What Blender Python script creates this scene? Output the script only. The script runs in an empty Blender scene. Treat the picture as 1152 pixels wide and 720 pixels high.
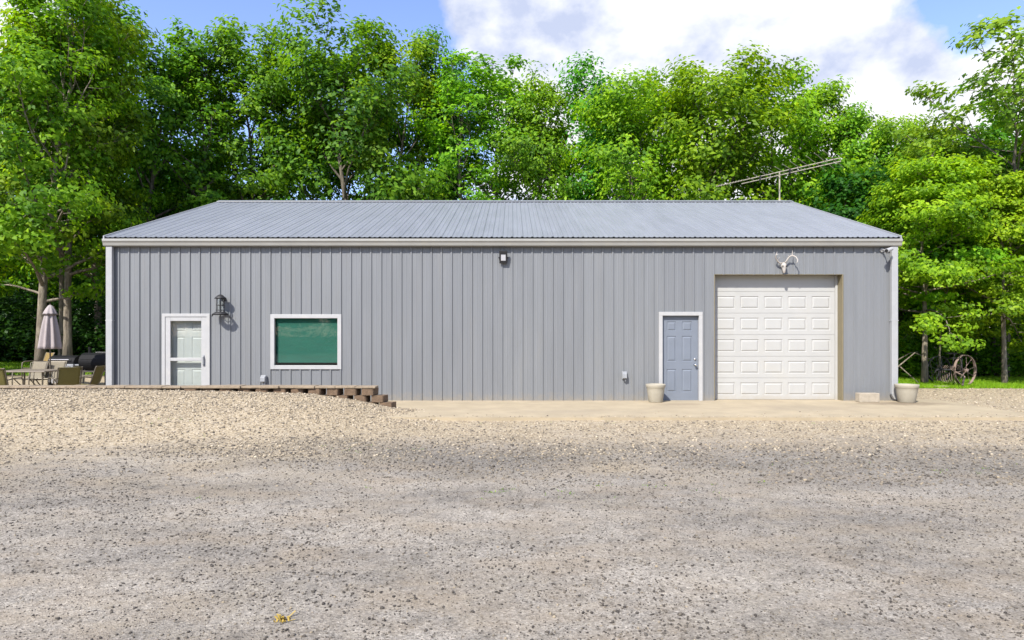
import bpy, math, random
import numpy as np

C = bpy.context.scene
COL = C.collection
R = math.radians
random.seed(7)

# ------------------------------------------------------------------ camera model of the photograph
F, CX, HY, CH = 708.0, 576.0, 375.0, 1.70
def at(px, py, Y):
    return ((px - CX) * Y / F, Y, CH + (HY - py) * Y / F)

# ------------------------------------------------------------------ materials
def nt(name):
    m = bpy.data.materials.new(name); m.use_nodes = True
    t = m.node_tree; t.nodes.clear()
    out = t.nodes.new('ShaderNodeOutputMaterial')
    return m, t, out
def node(t, typ, **kw):
    n = t.nodes.new(typ)
    for k, v in kw.items():
        if k.startswith('i_'):
            n.inputs[k[2:].replace('_', ' ')].default_value = v
        else:
            setattr(n, k, v)
    return n
def ramp(t, stops, interp='LINEAR'):
    r = t.nodes.new('ShaderNodeValToRGB'); r.color_ramp.interpolation = interp
    e = r.color_ramp.elements
    while len(e) < len(stops): e.new(0.5)
    for k, (p, c) in enumerate(stops):
        e[k].position = p
        e[k].color = (c, c, c, 1) if isinstance(c, (int, float)) else (*c, 1)
    return r
def mixc(t, fac, a, b, mode='MIX'):
    m = t.nodes.new('ShaderNodeMix'); m.data_type = 'RGBA'; m.blend_type = mode
    for sock, v in ((m.inputs[0], fac), (m.inputs[6], a), (m.inputs[7], b)):
        if isinstance(v, (int, float)): sock.default_value = v
        elif isinstance(v, tuple): sock.default_value = (*v, 1)
        else: t.links.new(v, sock)
    return m.outputs[2]

def mat(name, col, rough=0.6, metal=0.0, var=0.12, scale=6.0, stretch=(1, 1, 1), bump=0.0, bscale=40.0, spec=0.5, dark=None, dscale=2.5, damt=0.0, blobs=(), splash=None, panel=0.0):
    """painted / stone / metal surface with mottled colour, uneven gloss and a fine bump"""
    m, t, out = nt(name)
    L = t.links.new
    p = node(t, 'ShaderNodeBsdfPrincipled', i_Metallic=metal)
    p.inputs['Specular IOR Level'].default_value = spec
    tc = node(t, 'ShaderNodeTexCoord'); mp = node(t, 'ShaderNodeMapping'); mp.inputs['Scale'].default_value = stretch
    L(tc.outputs['Object'], mp.inputs[0])
    n1 = node(t, 'ShaderNodeTexNoise', i_Scale=scale, i_Detail=6.0, i_Roughness=0.62); L(mp.outputs[0], n1.inputs[0])
    lo = tuple(c * (1 - var) for c in col); hi = tuple(min(1, c * (1 + var)) for c in col)
    r = ramp(t, [(0.3, lo), (0.7, hi)]); L(n1.outputs[0], r.inputs[0])
    c = r.outputs[0]
    if dark:
        n2 = node(t, 'ShaderNodeTexNoise', i_Scale=dscale, i_Detail=8.0, i_Roughness=0.7); L(mp.outputs[0], n2.inputs[0])
        r2 = ramp(t, [(0.52, 0.0), (0.72, damt)]); L(n2.outputs[0], r2.inputs[0])
        c = mixc(t, r2.outputs[0], c, dark)
    if panel:
        sx = node(t, 'ShaderNodeSeparateXYZ'); L(tc.outputs['Object'], sx.inputs[0])
        dv = node(t, 'ShaderNodeMath', operation='DIVIDE'); dv.inputs[1].default_value = panel; L(sx.outputs[0], dv.inputs[0])
        fl_ = node(t, 'ShaderNodeMath', operation='FLOOR'); L(dv.outputs[0], fl_.inputs[0])
        wn = node(t, 'ShaderNodeTexWhiteNoise', noise_dimensions='1D'); L(fl_.outputs[0], wn.inputs['W'])
        rp = ramp(t, [(0, .95), (1, 1.05)]); rp.color_ramp.elements[0].color = (.94, .94, .95, 1); rp.color_ramp.elements[1].color = (1, 1, 1, 1); L(wn.outputs[0], rp.inputs[0])
        c = mixc(t, 1.0, c, rp.outputs[0], 'MULTIPLY')
    for bx_, by_, br_, bc_, ba_ in blobs:          # spills and damp stains, each with its own ragged outline
        sp_ = node(t, 'ShaderNodeMapping'); sp_.inputs['Location'].default_value = (-bx_/br_[0], -by_/br_[1], 0); sp_.inputs['Scale'].default_value = (1/br_[0], 1/br_[1], 0)
        L(tc.outputs['Object'], sp_.inputs[0])
        ln = node(t, 'ShaderNodeVectorMath', operation='LENGTH'); L(sp_.outputs[0], ln.inputs[0])
        nz = node(t, 'ShaderNodeTexNoise', i_Scale=3.5, i_Detail=7.0, i_Roughness=.65); L(tc.outputs['Object'], nz.inputs[0])
        ad = node(t, 'ShaderNodeMath', operation='MULTIPLY_ADD'); L(nz.outputs[0], ad.inputs[0]); ad.inputs[1].default_value = 1.5; L(ln.outputs['Value'], ad.inputs[2])
        rb = ramp(t, [(.55, ba_), (.85, ba_*.5), (1.0, 0.0)]); hv = node(t, 'ShaderNodeMath', operation='MULTIPLY'); hv.inputs[1].default_value = .6; L(ad.outputs[0], hv.inputs[0]); L(hv.outputs[0], rb.inputs[0])
        c = mixc(t, rb.outputs[0], c, bc_)
    if splash:                                      # mud thrown up from the gravel
        sx = node(t, 'ShaderNodeSeparateXYZ'); L(tc.outputs['Object'], sx.inputs[0])
        nz = node(t, 'ShaderNodeTexNoise', i_Scale=7.0, i_Detail=9.0, i_Roughness=.75); L(tc.outputs['Object'], nz.inputs[0])
        ad = node(t, 'ShaderNodeMath', operation='MULTIPLY_ADD'); L(nz.outputs[0], ad.inputs[0]); ad.inputs[1].default_value = -splash[0]*2.2; L(sx.outputs[2], ad.inputs[2])
        mr = node(t, 'ShaderNodeMapRange'); mr.inputs[1].default_value = -splash[0]*1.1; mr.inputs[2].default_value = -splash[0]*.35; mr.inputs[3].default_value = splash[2]; mr.inputs[4].default_value = 0
        L(ad.outputs[0], mr.inputs[0]); c = mixc(t, mr.outputs[0], c, splash[1])
    L(c, p.inputs['Base Color'])
    rr = node(t, 'ShaderNodeMapRange'); rr.inputs[3].default_value = max(0.03, rough - 0.1); rr.inputs[4].default_value = min(1, rough + 0.1)
    L(n1.outputs[0], rr.inputs[0]); L(rr.outputs[0], p.inputs['Roughness'])
    if bump:
        n3 = node(t, 'ShaderNodeTexNoise', i_Scale=bscale, i_Detail=5.0); L(mp.outputs[0], n3.inputs[0])
        b = node(t, 'ShaderNodeBump', i_Strength=bump, i_Distance=0.02); L(n3.outputs[0], b.inputs['Height']); L(b.outputs[0], p.inputs['Normal'])
    L(p.outputs[0], out.inputs[0])
    return m

def glass(name, tint, rough=0.02, mix=0.85):
    """window glass: mostly see-through with a real reflection"""
    m, t, out = nt(name)
    tr = node(t, 'ShaderNodeBsdfTransparent'); tr.inputs[0].default_value = (*tint, 1)
    gl = node(t, 'ShaderNodeBsdfGlossy'); gl.inputs['Roughness'].default_value = rough; gl.inputs[0].default_value = (1, 1, 1, 1)
    lw = node(t, 'ShaderNodeLayerWeight'); pw = node(t, 'ShaderNodeMath', operation='POWER'); pw.inputs[1].default_value = 4.0
    t.links.new(lw.outputs['Facing'], pw.inputs[0])
    fr = node(t, 'ShaderNodeMath', operation='MULTIPLY_ADD', use_clamp=True); fr.inputs[1].default_value = .9; fr.inputs[2].default_value = .022
    t.links.new(pw.outputs[0], fr.inputs[0])
    mx = node(t, 'ShaderNodeMixShader')
    t.links.new(fr.outputs[0], mx.inputs[0]); t.links.new(tr.outputs[0], mx.inputs[1]); t.links.new(gl.outputs[0], mx.inputs[2])
    t.links.new(mx.outputs[0], out.inputs[0])
    return m

def leafmat(name, dk, md, lt, trans=0.52, sat=1.0):
    m, t, out = nt(name); L = t.links.new
    a = node(t, 'ShaderNodeAttribute', attribute_name='tint')
    oi = node(t, 'ShaderNodeObjectInfo')
    r = ramp(t, [(0.0, dk), (0.45, md), (1.0, lt)]); L(a.outputs['Fac'], r.inputs[0])
    hs = node(t, 'ShaderNodeHueSaturation')
    mr = node(t, 'ShaderNodeMapRange'); mr.inputs[3].default_value = 0.485; mr.inputs[4].default_value = 0.515; L(oi.outputs['Random'], mr.inputs[0])
    mv = node(t, 'ShaderNodeMapRange'); mv.inputs[3].default_value = 0.82; mv.inputs[4].default_value = 1.2
    wn = node(t, 'ShaderNodeTexWhiteNoise', noise_dimensions='1D'); L(oi.outputs['Random'], wn.inputs['W']); L(wn.outputs[0], mv.inputs[0])
    L(mr.outputs[0], hs.inputs['Hue']); L(mv.outputs[0], hs.inputs['Value']); hs.inputs['Saturation'].default_value = sat
    L(r.outputs[0], hs.inputs['Color'])
    p = node(t, 'ShaderNodeBsdfPrincipled', i_Roughness=0.55); p.inputs['Specular IOR Level'].default_value = 0.3
    L(hs.outputs[0], p.inputs['Base Color'])
    tl = node(t, 'ShaderNodeBsdfTranslucent')
    c2 = mixc(t, 1.0, hs.outputs[0], (1.25, 1.15, 0.45), 'MULTIPLY'); L(c2, tl.inputs[0])
    mx = node(t, 'ShaderNodeMixShader', i_Fac=trans); L(p.outputs[0], mx.inputs[1]); L(tl.outputs[0], mx.inputs[2])
    L(mx.outputs[0], out.inputs[0])
    return m

def barkmat(name, dk, lt):
    m, t, out = nt(name); L = t.links.new
    tc = node(t, 'ShaderNodeTexCoord'); mp = node(t, 'ShaderNodeMapping'); mp.inputs['Scale'].default_value = (9, 9, 1.6); L(tc.outputs['Object'], mp.inputs[0])
    n = node(t, 'ShaderNodeTexNoise', i_Scale=1.6, i_Detail=8.0, i_Roughness=0.7); L(mp.outputs[0], n.inputs[0])
    r = ramp(t, [(0.35, dk), (0.65, lt)]); L(n.outputs[0], r.inputs[0])
    p = node(t, 'ShaderNodeBsdfPrincipled', i_Roughness=0.9); L(r.outputs[0], p.inputs['Base Color'])
    b = node(t, 'ShaderNodeBump', i_Strength=0.8, i_Distance=0.03); L(n.outputs[0], b.inputs['Height']); L(b.outputs[0], p.inputs['Normal'])
    L(p.outputs[0], out.inputs[0]); return m

def tintmat(name, stops, rough=0.9):
    m, t, out = nt(name); L = t.links.new
    a = node(t, 'ShaderNodeAttribute', attribute_name='tint')
    r = ramp(t, stops); L(a.outputs['Fac'], r.inputs[0])
    p = node(t, 'ShaderNodeBsdfPrincipled', i_Roughness=rough); p.inputs['Specular IOR Level'].default_value = 0.25
    L(r.outputs[0], p.inputs['Base Color']); L(p.outputs[0], out.inputs[0]); return m

M = {
 'siding': mat('grey_siding', (0.181, 0.189, 0.196), 0.45, var=0.05, scale=1.3, stretch=(3, 3, .35), bump=.10, bscale=1.6, dark=(0.205, .20, .185), dscale=1.2, damt=.3, splash=(.35, (.27, .225, .16), .5), panel=.986),
 'roof': mat('roof_steel', (0.215, 0.228, 0.250), 0.42, var=0.08, scale=1.1, stretch=(3, .5, 1), bump=.05, bscale=2.0, panel=.986),
 'deck': mat('roof_closure', (0.03, 0.03, 0.03), 0.9),
 'trimw': mat('white_trim', (0.387, 0.387, 0.383), 0.45, var=0.04, dark=(.5, .47, .4), dscale=3, damt=.3),
 'gutter': mat('gutter_paint', (0.281, 0.276, 0.252), 0.45, var=0.05, scale=2.5, dark=(.35, .33, .27), dscale=2.2, damt=.4),
 'spout': mat('downspout_paint', (0.340, 0.345, 0.348), 0.45, var=0.05, dark=(.33, .31, .27), dscale=2, damt=.35),
 'greytrim': mat('grey_trim', (0.310, 0.318, 0.333), 0.45, var=0.05),
 'tantrim': mat('tan_trim', (0.194, 0.163, 0.096), 0.55, var=0.06),
 'bluedoor': mat('blue_door', (0.159, 0.181, 0.217), 0.5, var=0.04, scale=3),
 'garage': mat('garage_white', (0.397, 0.395, 0.375), 0.5, var=0.035, scale=2, dark=(.40, .375, .31), dscale=1.3, damt=.3, splash=(.30, (.33, .28, .20), .4)),
 'whitedoor': mat('white_door', (0.418, 0.419, 0.406), 0.5, var=0.03),
 'shade': mat('green_shade', (0.019, 0.126, 0.090), 0.8, var=0.10, scale=3, stretch=(1, 1, 6)),
 'pane': glass('window_glass', (0.945, 0.965, 0.955)),
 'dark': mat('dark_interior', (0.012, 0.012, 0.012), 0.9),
 'black': mat('black_metal', (0.012, 0.012, 0.013), 0.6, var=.2),
 'smoke': mat('smoker_black', (0.010, 0.010, 0.011), 0.65, var=.3, bump=.1, spec=.15),
 'steel': mat('stainless', (0.50, 0.50, 0.50), 0.28, metal=.9),
 'chrome': mat('chrome', (0.75, 0.75, 0.75), 0.15, metal=1.0),
 'boxgrey': mat('outlet_grey', (0.26, 0.27, 0.28), 0.5),
 'panel': mat('lamp_diffuser', (0.447, 0.447, 0.464), 0.3, var=.03),
 'bone': mat('bleached_bone', (0.402, 0.372, 0.333), 0.7, var=.1, scale=14, dark=(.4, .32, .25), dscale=9, damt=.5),
 'alum': mat('antenna_aluminium', (0.356, 0.325, 0.248), 0.5, metal=.2, var=.12),
 'pot': mat('cream_pot', (0.341, 0.311, 0.243), 0.7, var=.08, dark=(.42, .38, .3), dscale=4, damt=.4),
 'soil': mat('potting_soil', (0.05, 0.04, 0.03), 0.95, bump=.6),
 'block': mat('wall_block', (0.145, 0.096, 0.059), 0.95, var=.28, scale=9, bump=.7, bscale=45),
 'cap': mat('cap_stone', (0.264, 0.208, 0.144), 0.95, var=.22, scale=8, bump=.6, bscale=40),
 'cblock': mat('concrete_block', (0.356, 0.310, 0.240), 0.95, var=.15, scale=9, bump=.5, bscale=60),
 'olive': mat('olive_sling', (0.146, 0.125, 0.030), 0.8, var=.12, scale=30, bump=.2, bscale=200),
 'beige': mat('beige_sling', (0.192, 0.166, 0.117), 0.8, var=.12, scale=30, bump=.2, bscale=200),
 'golden': mat('golden_sling', (0.204, 0.139, 0.042), 0.8, var=.15, scale=20),
 'bronze': mat('bronze_frame', (0.13, 0.11, 0.08), 0.45, var=.2, metal=.3),
 'tabletop': mat('stone_tabletop', (0.192, 0.160, 0.124), 0.6, var=.2, scale=20),
 'mauve': mat('mauve_canvas', (0.325, 0.283, 0.275), 0.85, var=.07, scale=7, bump=.2, bscale=30),
 'rust': mat('rusty_iron', (0.271, 0.194, 0.161), 0.85, var=.3, scale=12),
 'rustdark': mat('dark_iron', (0.05, 0.05, 0.055), 0.7, var=.3, scale=12),
 'weathered': mat('weathered_wood', (0.288, 0.240, 0.168), 0.9, var=.2, scale=6, stretch=(8, 8, 1), bump=.3),
 'paver': mat('patio_paving', (0.356, 0.286, 0.202), 0.95, var=.16, scale=2.5, bump=.4, bscale=30, dark=(.3, .24, .17), dscale=1.2, damt=.5),
 'bark': barkmat('bark_brown', (0.055, 0.045, 0.035), (0.20, 0.17, 0.13)),
 'barkpale': barkmat('bark_pale', (0.085, 0.068, 0.050), (0.31, 0.265, 0.20)),
 'leafA': leafmat('leaf_oak', (0.055, 0.150, 0.010), (0.160, 0.340, 0.014), (0.34, 0.55, 0.024)),
 'leafB': leafmat('leaf_maple', (0.070, 0.185, 0.008), (0.205, 0.405, 0.013), (0.40, 0.62, 0.024), .55),
 'leafC': leafmat('leaf_deep', (0.032, 0.120, 0.013), (0.095, 0.275, 0.017), (0.22, 0.45, 0.024)),
 'leafD': leafmat('leaf_walnut', (0.075, 0.18, 0.016), (0.165, 0.32, 0.024), (0.29, 0.45, 0.034), .5),
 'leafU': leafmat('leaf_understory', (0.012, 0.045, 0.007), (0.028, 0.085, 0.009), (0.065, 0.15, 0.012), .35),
 'grass': leafmat('grass_blades', (0.10, 0.24, 0.008), (0.20, 0.42, 0.012), (0.34, 0.55, 0.02), .35),
 'stone': tintmat('gravel_stones', [(0.0, (0.036, 0.031, 0.028)), (0.22, (0.103, 0.091, 0.077)), (.5, (0.229, 0.194, 0.146)), (.75, (0.380, 0.313, 0.218)), (1.0, (0.538, 0.466, 0.356))]),
}

# ------------------------------------------------------------------ mesh helpers
class MB:
    def __init__(s): s.v = []; s.f = []; s.smooth = False
    def quad(s, a, b, c, d):
        k = len(s.v); s.v += [a, b, c, d]; s.f.append((k, k+1, k+2, k+3)); return s
    def box(s, x0, x1, y0, y1, z0, z1):
        k = len(s.v)
        s.v += [(x0,y0,z0),(x1,y0,z0),(x1,y1,z0),(x0,y1,z0),(x0,y0,z1),(x1,y0,z1),(x1,y1,z1),(x0,y1,z1)]
        for f in ((0,3,2,1),(4,5,6,7),(0,1,5,4),(1,2,6,5),(2,3,7,6),(3,0,4,7)): s.f.append(tuple(k+i for i in f))
        return s
    def frame(s, x0, x1, z0, z1, w, y0, y1, bottom=True):
        """rectangular surround in the xz plane"""
        s.box(x0, x0+w, y0, y1, z0, z1-w).box(x1-w, x1, y0, y1, z0, z1-w).box(x0, x1, y0, y1, z1-w, z1)
        if bottom: s.box(x0+w, x1-w, y0, y1, z0, z0+w)
        return s
    def tube(s, pts, rad, n=8, cap=True):
        P = [np.array(p, float) for p in pts]
        if isinstance(rad, (int, float)): rad = [rad]*len(P)
        k0 = len(s.v); u = None
        for i, p in enumerate(P):
            d = (P[min(i+1, len(P)-1)] - P[max(i-1, 0)]); d = d/(np.linalg.norm(d)+1e-9)
            if u is None:
                a = np.array((0,0,1.)) if abs(d[2]) < .9 else np.array((1.,0,0)); u = np.cross(a, d)
            u = u - d*np.dot(u, d); u = u/(np.linalg.norm(u)+1e-9); w = np.cross(d, u)
            for j in range(n):
                a = 2*math.pi*j/n
                s.v.append(tuple(p + rad[i]*(math.cos(a)*u + math.sin(a)*w)))
        for i in range(len(P)-1):
            for j in range(n):
                a = k0+i*n+j; b = k0+i*n+(j+1) % n
                s.f.append((a, b, b+n, a+n))
        if cap:
            s.f.append(tuple(k0+j for j in range(n))[::-1]); s.f.append(tuple(k0+(len(P)-1)*n+j for j in range(n)))
        return s
    def lathe(s, prof, c=(0,0,0), n=24, wob=None, capb=False, capt=False):
        k0 = len(s.v)
        for r, z in prof:
            for j in range(n):
                a = 2*math.pi*j/n; rr = r*(wob(a, z) if wob else 1)
                s.v.append((c[0]+rr*math.cos(a), c[1]+rr*math.sin(a), c[2]+z))
        for i in range(len(prof)-1):
            for j in range(n):
                a = k0+i*n+j; b = k0+i*n+(j+1) % n
                s.f.append((a, b, b+n, a+n))
        if capb: s.f.append(tuple(k0+j for j in range(n))[::-1])
        if capt: s.f.append(tuple(k0+(len(prof)-1)*n+j for j in range(n)))
        return s
    def extrude(s, poly, x0, x1):
        """closed yz outline run along x"""
        n = len(poly); k = len(s.v)
        s.v += [(x0, y, z) for y, z in poly] + [(x1, y, z) for y, z in poly]
        for i in range(n): s.f.append((k+i, k+(i+1) % n, k+n+(i+1) % n, k+n+i))
        s.f.append(tuple(k+i for i in range(n))[::-1]); s.f.append(tuple(k+n+i for i in range(n)))
        return s
    def xform(s, fn): s.v = [fn(v) for v in s.v]; return s
    def build(s, name, m, parent=None, label=None, smooth=False, bevel=0.0, loc=None):
        me = bpy.data.meshes.new(name)
        o = bpy.data.objects.new(name, me); COL.objects.link(o)
        org = (0, 0, 0)
        if parent is not None:
            o.parent = parent; org = parent.get('_org', (0,0,0)) if '_org' in parent else (0,0,0)
        elif loc is not None: o.location = loc; org = loc
        o['_org'] = list(org)
        me.from_pydata([(x-org[0], y-org[1], z-org[2]) for x, y, z in s.v], [], s.f); me.validate(); me.update()
        me.materials.append(m)
        if smooth: me.polygons.foreach_set('use_smooth', [True]*len(me.polygons))
        if bevel:
            b = o.modifiers.new('bevel', 'BEVEL'); b.width = bevel; b.segments = 2; b.limit_method = 'ANGLE'
        if label: o['label'] = label
        return o

def thing(name, label, cat, loc, group=None):
    o = bpy.data.objects.new(name, None); o.empty_display_size = .2; COL.objects.link(o)
    o.location = loc; o['_org'] = list(loc); o['label'] = label; o['category'] = cat
    if group: o['group'] = group
    return o
def tag(o, label=None, cat=None, group=None, kind=None):
    for k, v in (('label', label), ('category', cat), ('group', group), ('kind', kind)):
        if v: o[k] = v
    return o
def copy_tree(o, parent=None):
    c = o.copy(); COL.objects.link(c); c.parent = parent
    for ch in list(o.children): copy_tree(ch, c)
    return c

def np_mesh(name, V, Fc, m, tint=None, smooth=False):
    """mesh from arrays; every face has the same corner count"""
    me = bpy.data.meshes.new(name); nf, nc = Fc.shape
    me.vertices.add(len(V)); me.vertices.foreach_set('co', np.ascontiguousarray(V, dtype=np.float32).ravel())
    me.loops.add(nf*nc); me.loops.foreach_set('vertex_index', np.ascontiguousarray(Fc, dtype=np.int32).ravel())
    me.polygons.add(nf); me.polygons.foreach_set('loop_start', np.arange(0, nf*nc, nc, dtype=np.int32))
    if smooth: me.polygons.foreach_set('use_smooth', np.ones(nf, dtype=bool))
    me.update(calc_edges=True)
    if tint is not None:
        a = me.attributes.new('tint', 'FLOAT', 'FACE'); a.data.foreach_set('value', np.ascontiguousarray(tint, dtype=np.float32))
    me.materials.append(m)
    return me
def link(name, me, parent=None):
    o = bpy.data.objects.new(name, me); COL.objects.link(o); o.parent = parent; return o

# ------------------------------------------------------------------ terrain
def sst(x, a, b):
    t = np.clip((x-a)/(b-a), 0, 1); return t*t*(3-2*t)
_rng = np.random.default_rng(11)
_W = [(_rng.uniform(.25, 2.6), _rng.uniform(0, 6.28), _rng.uniform(0, 6.28)) for _ in range(16)]
def lump(x, y):
    s = np.zeros_like(x)
    for f, a, p in _W: s = s + np.sin((x*math.cos(a)+y*math.sin(a))*f*1.7+p)/(1+f*1.2)
    return s/8
def ground_z(x, y):
    x = np.asarray(x, float); y = np.asarray(y, float)
    crest = np.interp(x, [-9.0, -6.24, -4.3, -3.37, -2.6, -1.9, -1.2], [.49, .455, .395, .265, .10, .05, 0.0])
    toe = np.interp(x, [-9, -4.5, -2.5], [9.2, 10.2, 12.0])
    m = crest*np.clip((y-toe)/(13.3-toe), 0, 1)
    m = crest*sst(y, toe-.8, 13.45)*(y < 13.66)
    back = .46*sst(y, 19.0, 25.0)*sst(-x, 9.0, 12.0)
    near = sst(16-np.abs(x), 0, 5)*sst(15.0-y, 0, 2.0)
    und = lump(x, y)*.035*near*(1-sst(y, 12.0, 12.6)*sst(x, -2.2, -1.2))
    far = lump(x*.2, y*.2)*1.2*sst(np.hypot(x, y), 45, 110)
    return m+back+und+far

xs = np.concatenate([np.linspace(-600, -40, 15)[:-1], np.linspace(-40, -15, 26)[:-1], np.linspace(-15, 15, 301)[:-1], np.linspace(15, 40, 26)[:-1], np.linspace(40, 600, 15)])
ys = np.concatenate([np.linspace(-300, -8, 10)[:-1], np.linspace(-8, 2, 16)[:-1], np.linspace(2, 13.6, 130)[:-1], [13.64, 13.68], np.linspace(13.76, 26, 80)[:-1], np.linspace(26, 60, 35)[:-1], np.linspace(60, 700, 18)])
GX, GY = np.meshgrid(xs, ys)
GZ = ground_z(GX, GY)
nx, ny = len(xs), len(ys)
idx = np.arange(nx*ny).reshape(ny, nx)
Q = np.stack([idx[:-1, :-1], idx[:-1, 1:], idx[1:, 1:], idx[1:, :-1]], -1).reshape(-1, 4)

def ground_material():
    m, t, out = nt('gravel_and_forest_floor'); L = t.links.new
    at_ = node(t, 'ShaderNodeAttribute', attribute_name='zone')
    sp = node(t, 'ShaderNodeSeparateColor'); L(at_.outputs['Color'], sp.inputs[0])
    tc = node(t, 'ShaderNodeTexCoord')
    def noise(scale, det=6.0, rough=.6, st=(1, 1, 1)):
        mp = node(t, 'ShaderNodeMapping'); mp.inputs['Scale'].default_value = st; L(tc.outputs['Object'], mp.inputs[0])
        n = node(t, 'ShaderNodeTexNoise', i_Scale=scale, i_Detail=det, i_Roughness=rough); L(mp.outputs[0], n.inputs[0]); return n.outputs[0]
    nb = noise(.55, 5, .6, (.45, 1.2, 1))                     # broad wheel-worn streaks
    nm = noise(5.0, 6, .65); nf = noise(55.0, 4, .7)
    vo = node(t, 'ShaderNodeTexVoronoi', i_Scale=42.0); L(tc.outputs['Object'], vo.inputs['Vector'])
    vs = node(t, 'ShaderNodeSeparateColor'); L(vo.outputs['Color'], vs.inputs[0])
    # grey limestone tone, nearest the camera
    near_grey = ramp(t, [(0.25, (0.206, 0.185, 0.154)), (0.5, (0.307, 0.279, 0.239)), (0.75, (0.382, 0.351, 0.303))]); L(nm, near_grey.inputs[0])
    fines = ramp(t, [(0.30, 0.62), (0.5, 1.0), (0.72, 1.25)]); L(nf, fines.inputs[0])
    dcol = mixc(t, 1.0, near_grey.outputs[0], fines.outputs[0], 'MULTIPLY')
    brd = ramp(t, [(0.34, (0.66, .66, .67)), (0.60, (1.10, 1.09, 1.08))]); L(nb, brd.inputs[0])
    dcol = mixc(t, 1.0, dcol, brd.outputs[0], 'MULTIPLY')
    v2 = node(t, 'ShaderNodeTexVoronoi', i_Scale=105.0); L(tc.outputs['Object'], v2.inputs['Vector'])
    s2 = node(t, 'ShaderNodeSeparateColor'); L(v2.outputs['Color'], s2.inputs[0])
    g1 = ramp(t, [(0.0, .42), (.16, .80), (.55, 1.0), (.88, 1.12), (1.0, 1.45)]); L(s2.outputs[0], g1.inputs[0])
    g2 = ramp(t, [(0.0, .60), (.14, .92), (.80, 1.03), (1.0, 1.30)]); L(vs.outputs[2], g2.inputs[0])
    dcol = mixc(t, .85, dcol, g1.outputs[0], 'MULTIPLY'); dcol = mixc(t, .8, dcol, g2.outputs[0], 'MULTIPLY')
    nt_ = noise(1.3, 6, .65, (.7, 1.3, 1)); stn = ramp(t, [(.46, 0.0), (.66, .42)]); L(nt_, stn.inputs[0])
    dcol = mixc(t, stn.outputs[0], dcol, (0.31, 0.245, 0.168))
    # loose tan gravel, stone by stone
    tan = ramp(t, [(0.0, (0.174, 0.134, 0.087)), (0.3, (0.340, 0.273, 0.178)), (0.7, (0.451, 0.368, 0.246)), (1.0, (0.538, 0.466, 0.356))]); L(vs.outputs[0], tan.inputs[0])
    tcol = mixc(t, 0.6, tan.outputs[0], fines.outputs[0], 'MULTIPLY')
    # darker stone tone for the band across the drive
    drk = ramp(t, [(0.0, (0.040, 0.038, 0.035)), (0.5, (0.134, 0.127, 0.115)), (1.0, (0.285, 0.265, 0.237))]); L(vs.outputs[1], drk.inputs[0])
    # ragged zone edges
    n5 = noise(.9, 6, .6)
    mxn = node(t, 'ShaderNodeMath', operation='MULTIPLY_ADD'); L(n5, mxn.inputs[0]); mxn.inputs[1].default_value = 1.0
    hm = node(t, 'ShaderNodeMath', operation='MULTIPLY_ADD'); L(nm, hm.inputs[0]); hm.inputs[1].default_value = 1.0; hm.inputs[2].default_value = -.5; L(hm.outputs[0], mxn.inputs[2])
    def rag(sock, amt=1.15):
        a = node(t, 'ShaderNodeMath', operation='MULTIPLY_ADD'); L(mxn.outputs[0], a.inputs[0]); a.inputs[1].default_value = amt; L(sock, a.inputs[2])
        b = node(t, 'ShaderNodeMath', operation='SUBTRACT', use_clamp=True); L(a.outputs[0], b.inputs[0]); b.inputs[1].default_value = amt*.5; return b.outputs[0]
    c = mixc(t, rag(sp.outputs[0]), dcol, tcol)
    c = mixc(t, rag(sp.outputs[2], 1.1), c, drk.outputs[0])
    floor = ramp(t, [(0.3, (0.03, 0.028, 0.016)), (0.7, (0.075, 0.062, 0.034))]); L(nm, floor.inputs[0])
    c = mixc(t, rag(sp.outputs[1], .3), c, floor.outputs[0])
    p = node(t, 'ShaderNodeBsdfPrincipled', i_Roughness=.95); p.inputs['Specular IOR Level'].default_value = .2
    L(c, p.inputs['Base Color'])
    h = mixc(t, .5, vo.outputs['Distance'], v2.outputs['Distance'])
    b = node(t, 'ShaderNodeBump', i_Strength=.45, i_Distance=.025); L(h, b.inputs['Height']); L(b.outputs[0], p.inputs['Normal'])
    L(p.outputs[0], out.inputs[0]); return m

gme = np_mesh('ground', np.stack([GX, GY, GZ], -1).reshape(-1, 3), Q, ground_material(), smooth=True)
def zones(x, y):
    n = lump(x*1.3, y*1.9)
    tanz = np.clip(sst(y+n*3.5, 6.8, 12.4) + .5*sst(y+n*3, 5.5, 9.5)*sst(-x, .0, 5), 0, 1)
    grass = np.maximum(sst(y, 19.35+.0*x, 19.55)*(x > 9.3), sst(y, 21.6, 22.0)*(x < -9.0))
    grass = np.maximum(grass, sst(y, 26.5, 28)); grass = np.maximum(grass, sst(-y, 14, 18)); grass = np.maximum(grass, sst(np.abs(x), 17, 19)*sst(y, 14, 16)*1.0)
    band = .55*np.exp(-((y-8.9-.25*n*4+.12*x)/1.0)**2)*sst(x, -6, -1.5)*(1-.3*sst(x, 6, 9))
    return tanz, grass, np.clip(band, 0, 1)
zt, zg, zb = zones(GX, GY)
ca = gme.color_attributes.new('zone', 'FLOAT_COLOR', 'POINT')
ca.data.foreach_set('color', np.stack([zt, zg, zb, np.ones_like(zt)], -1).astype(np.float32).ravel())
tag(link('ground', gme), kind='structure')

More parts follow.
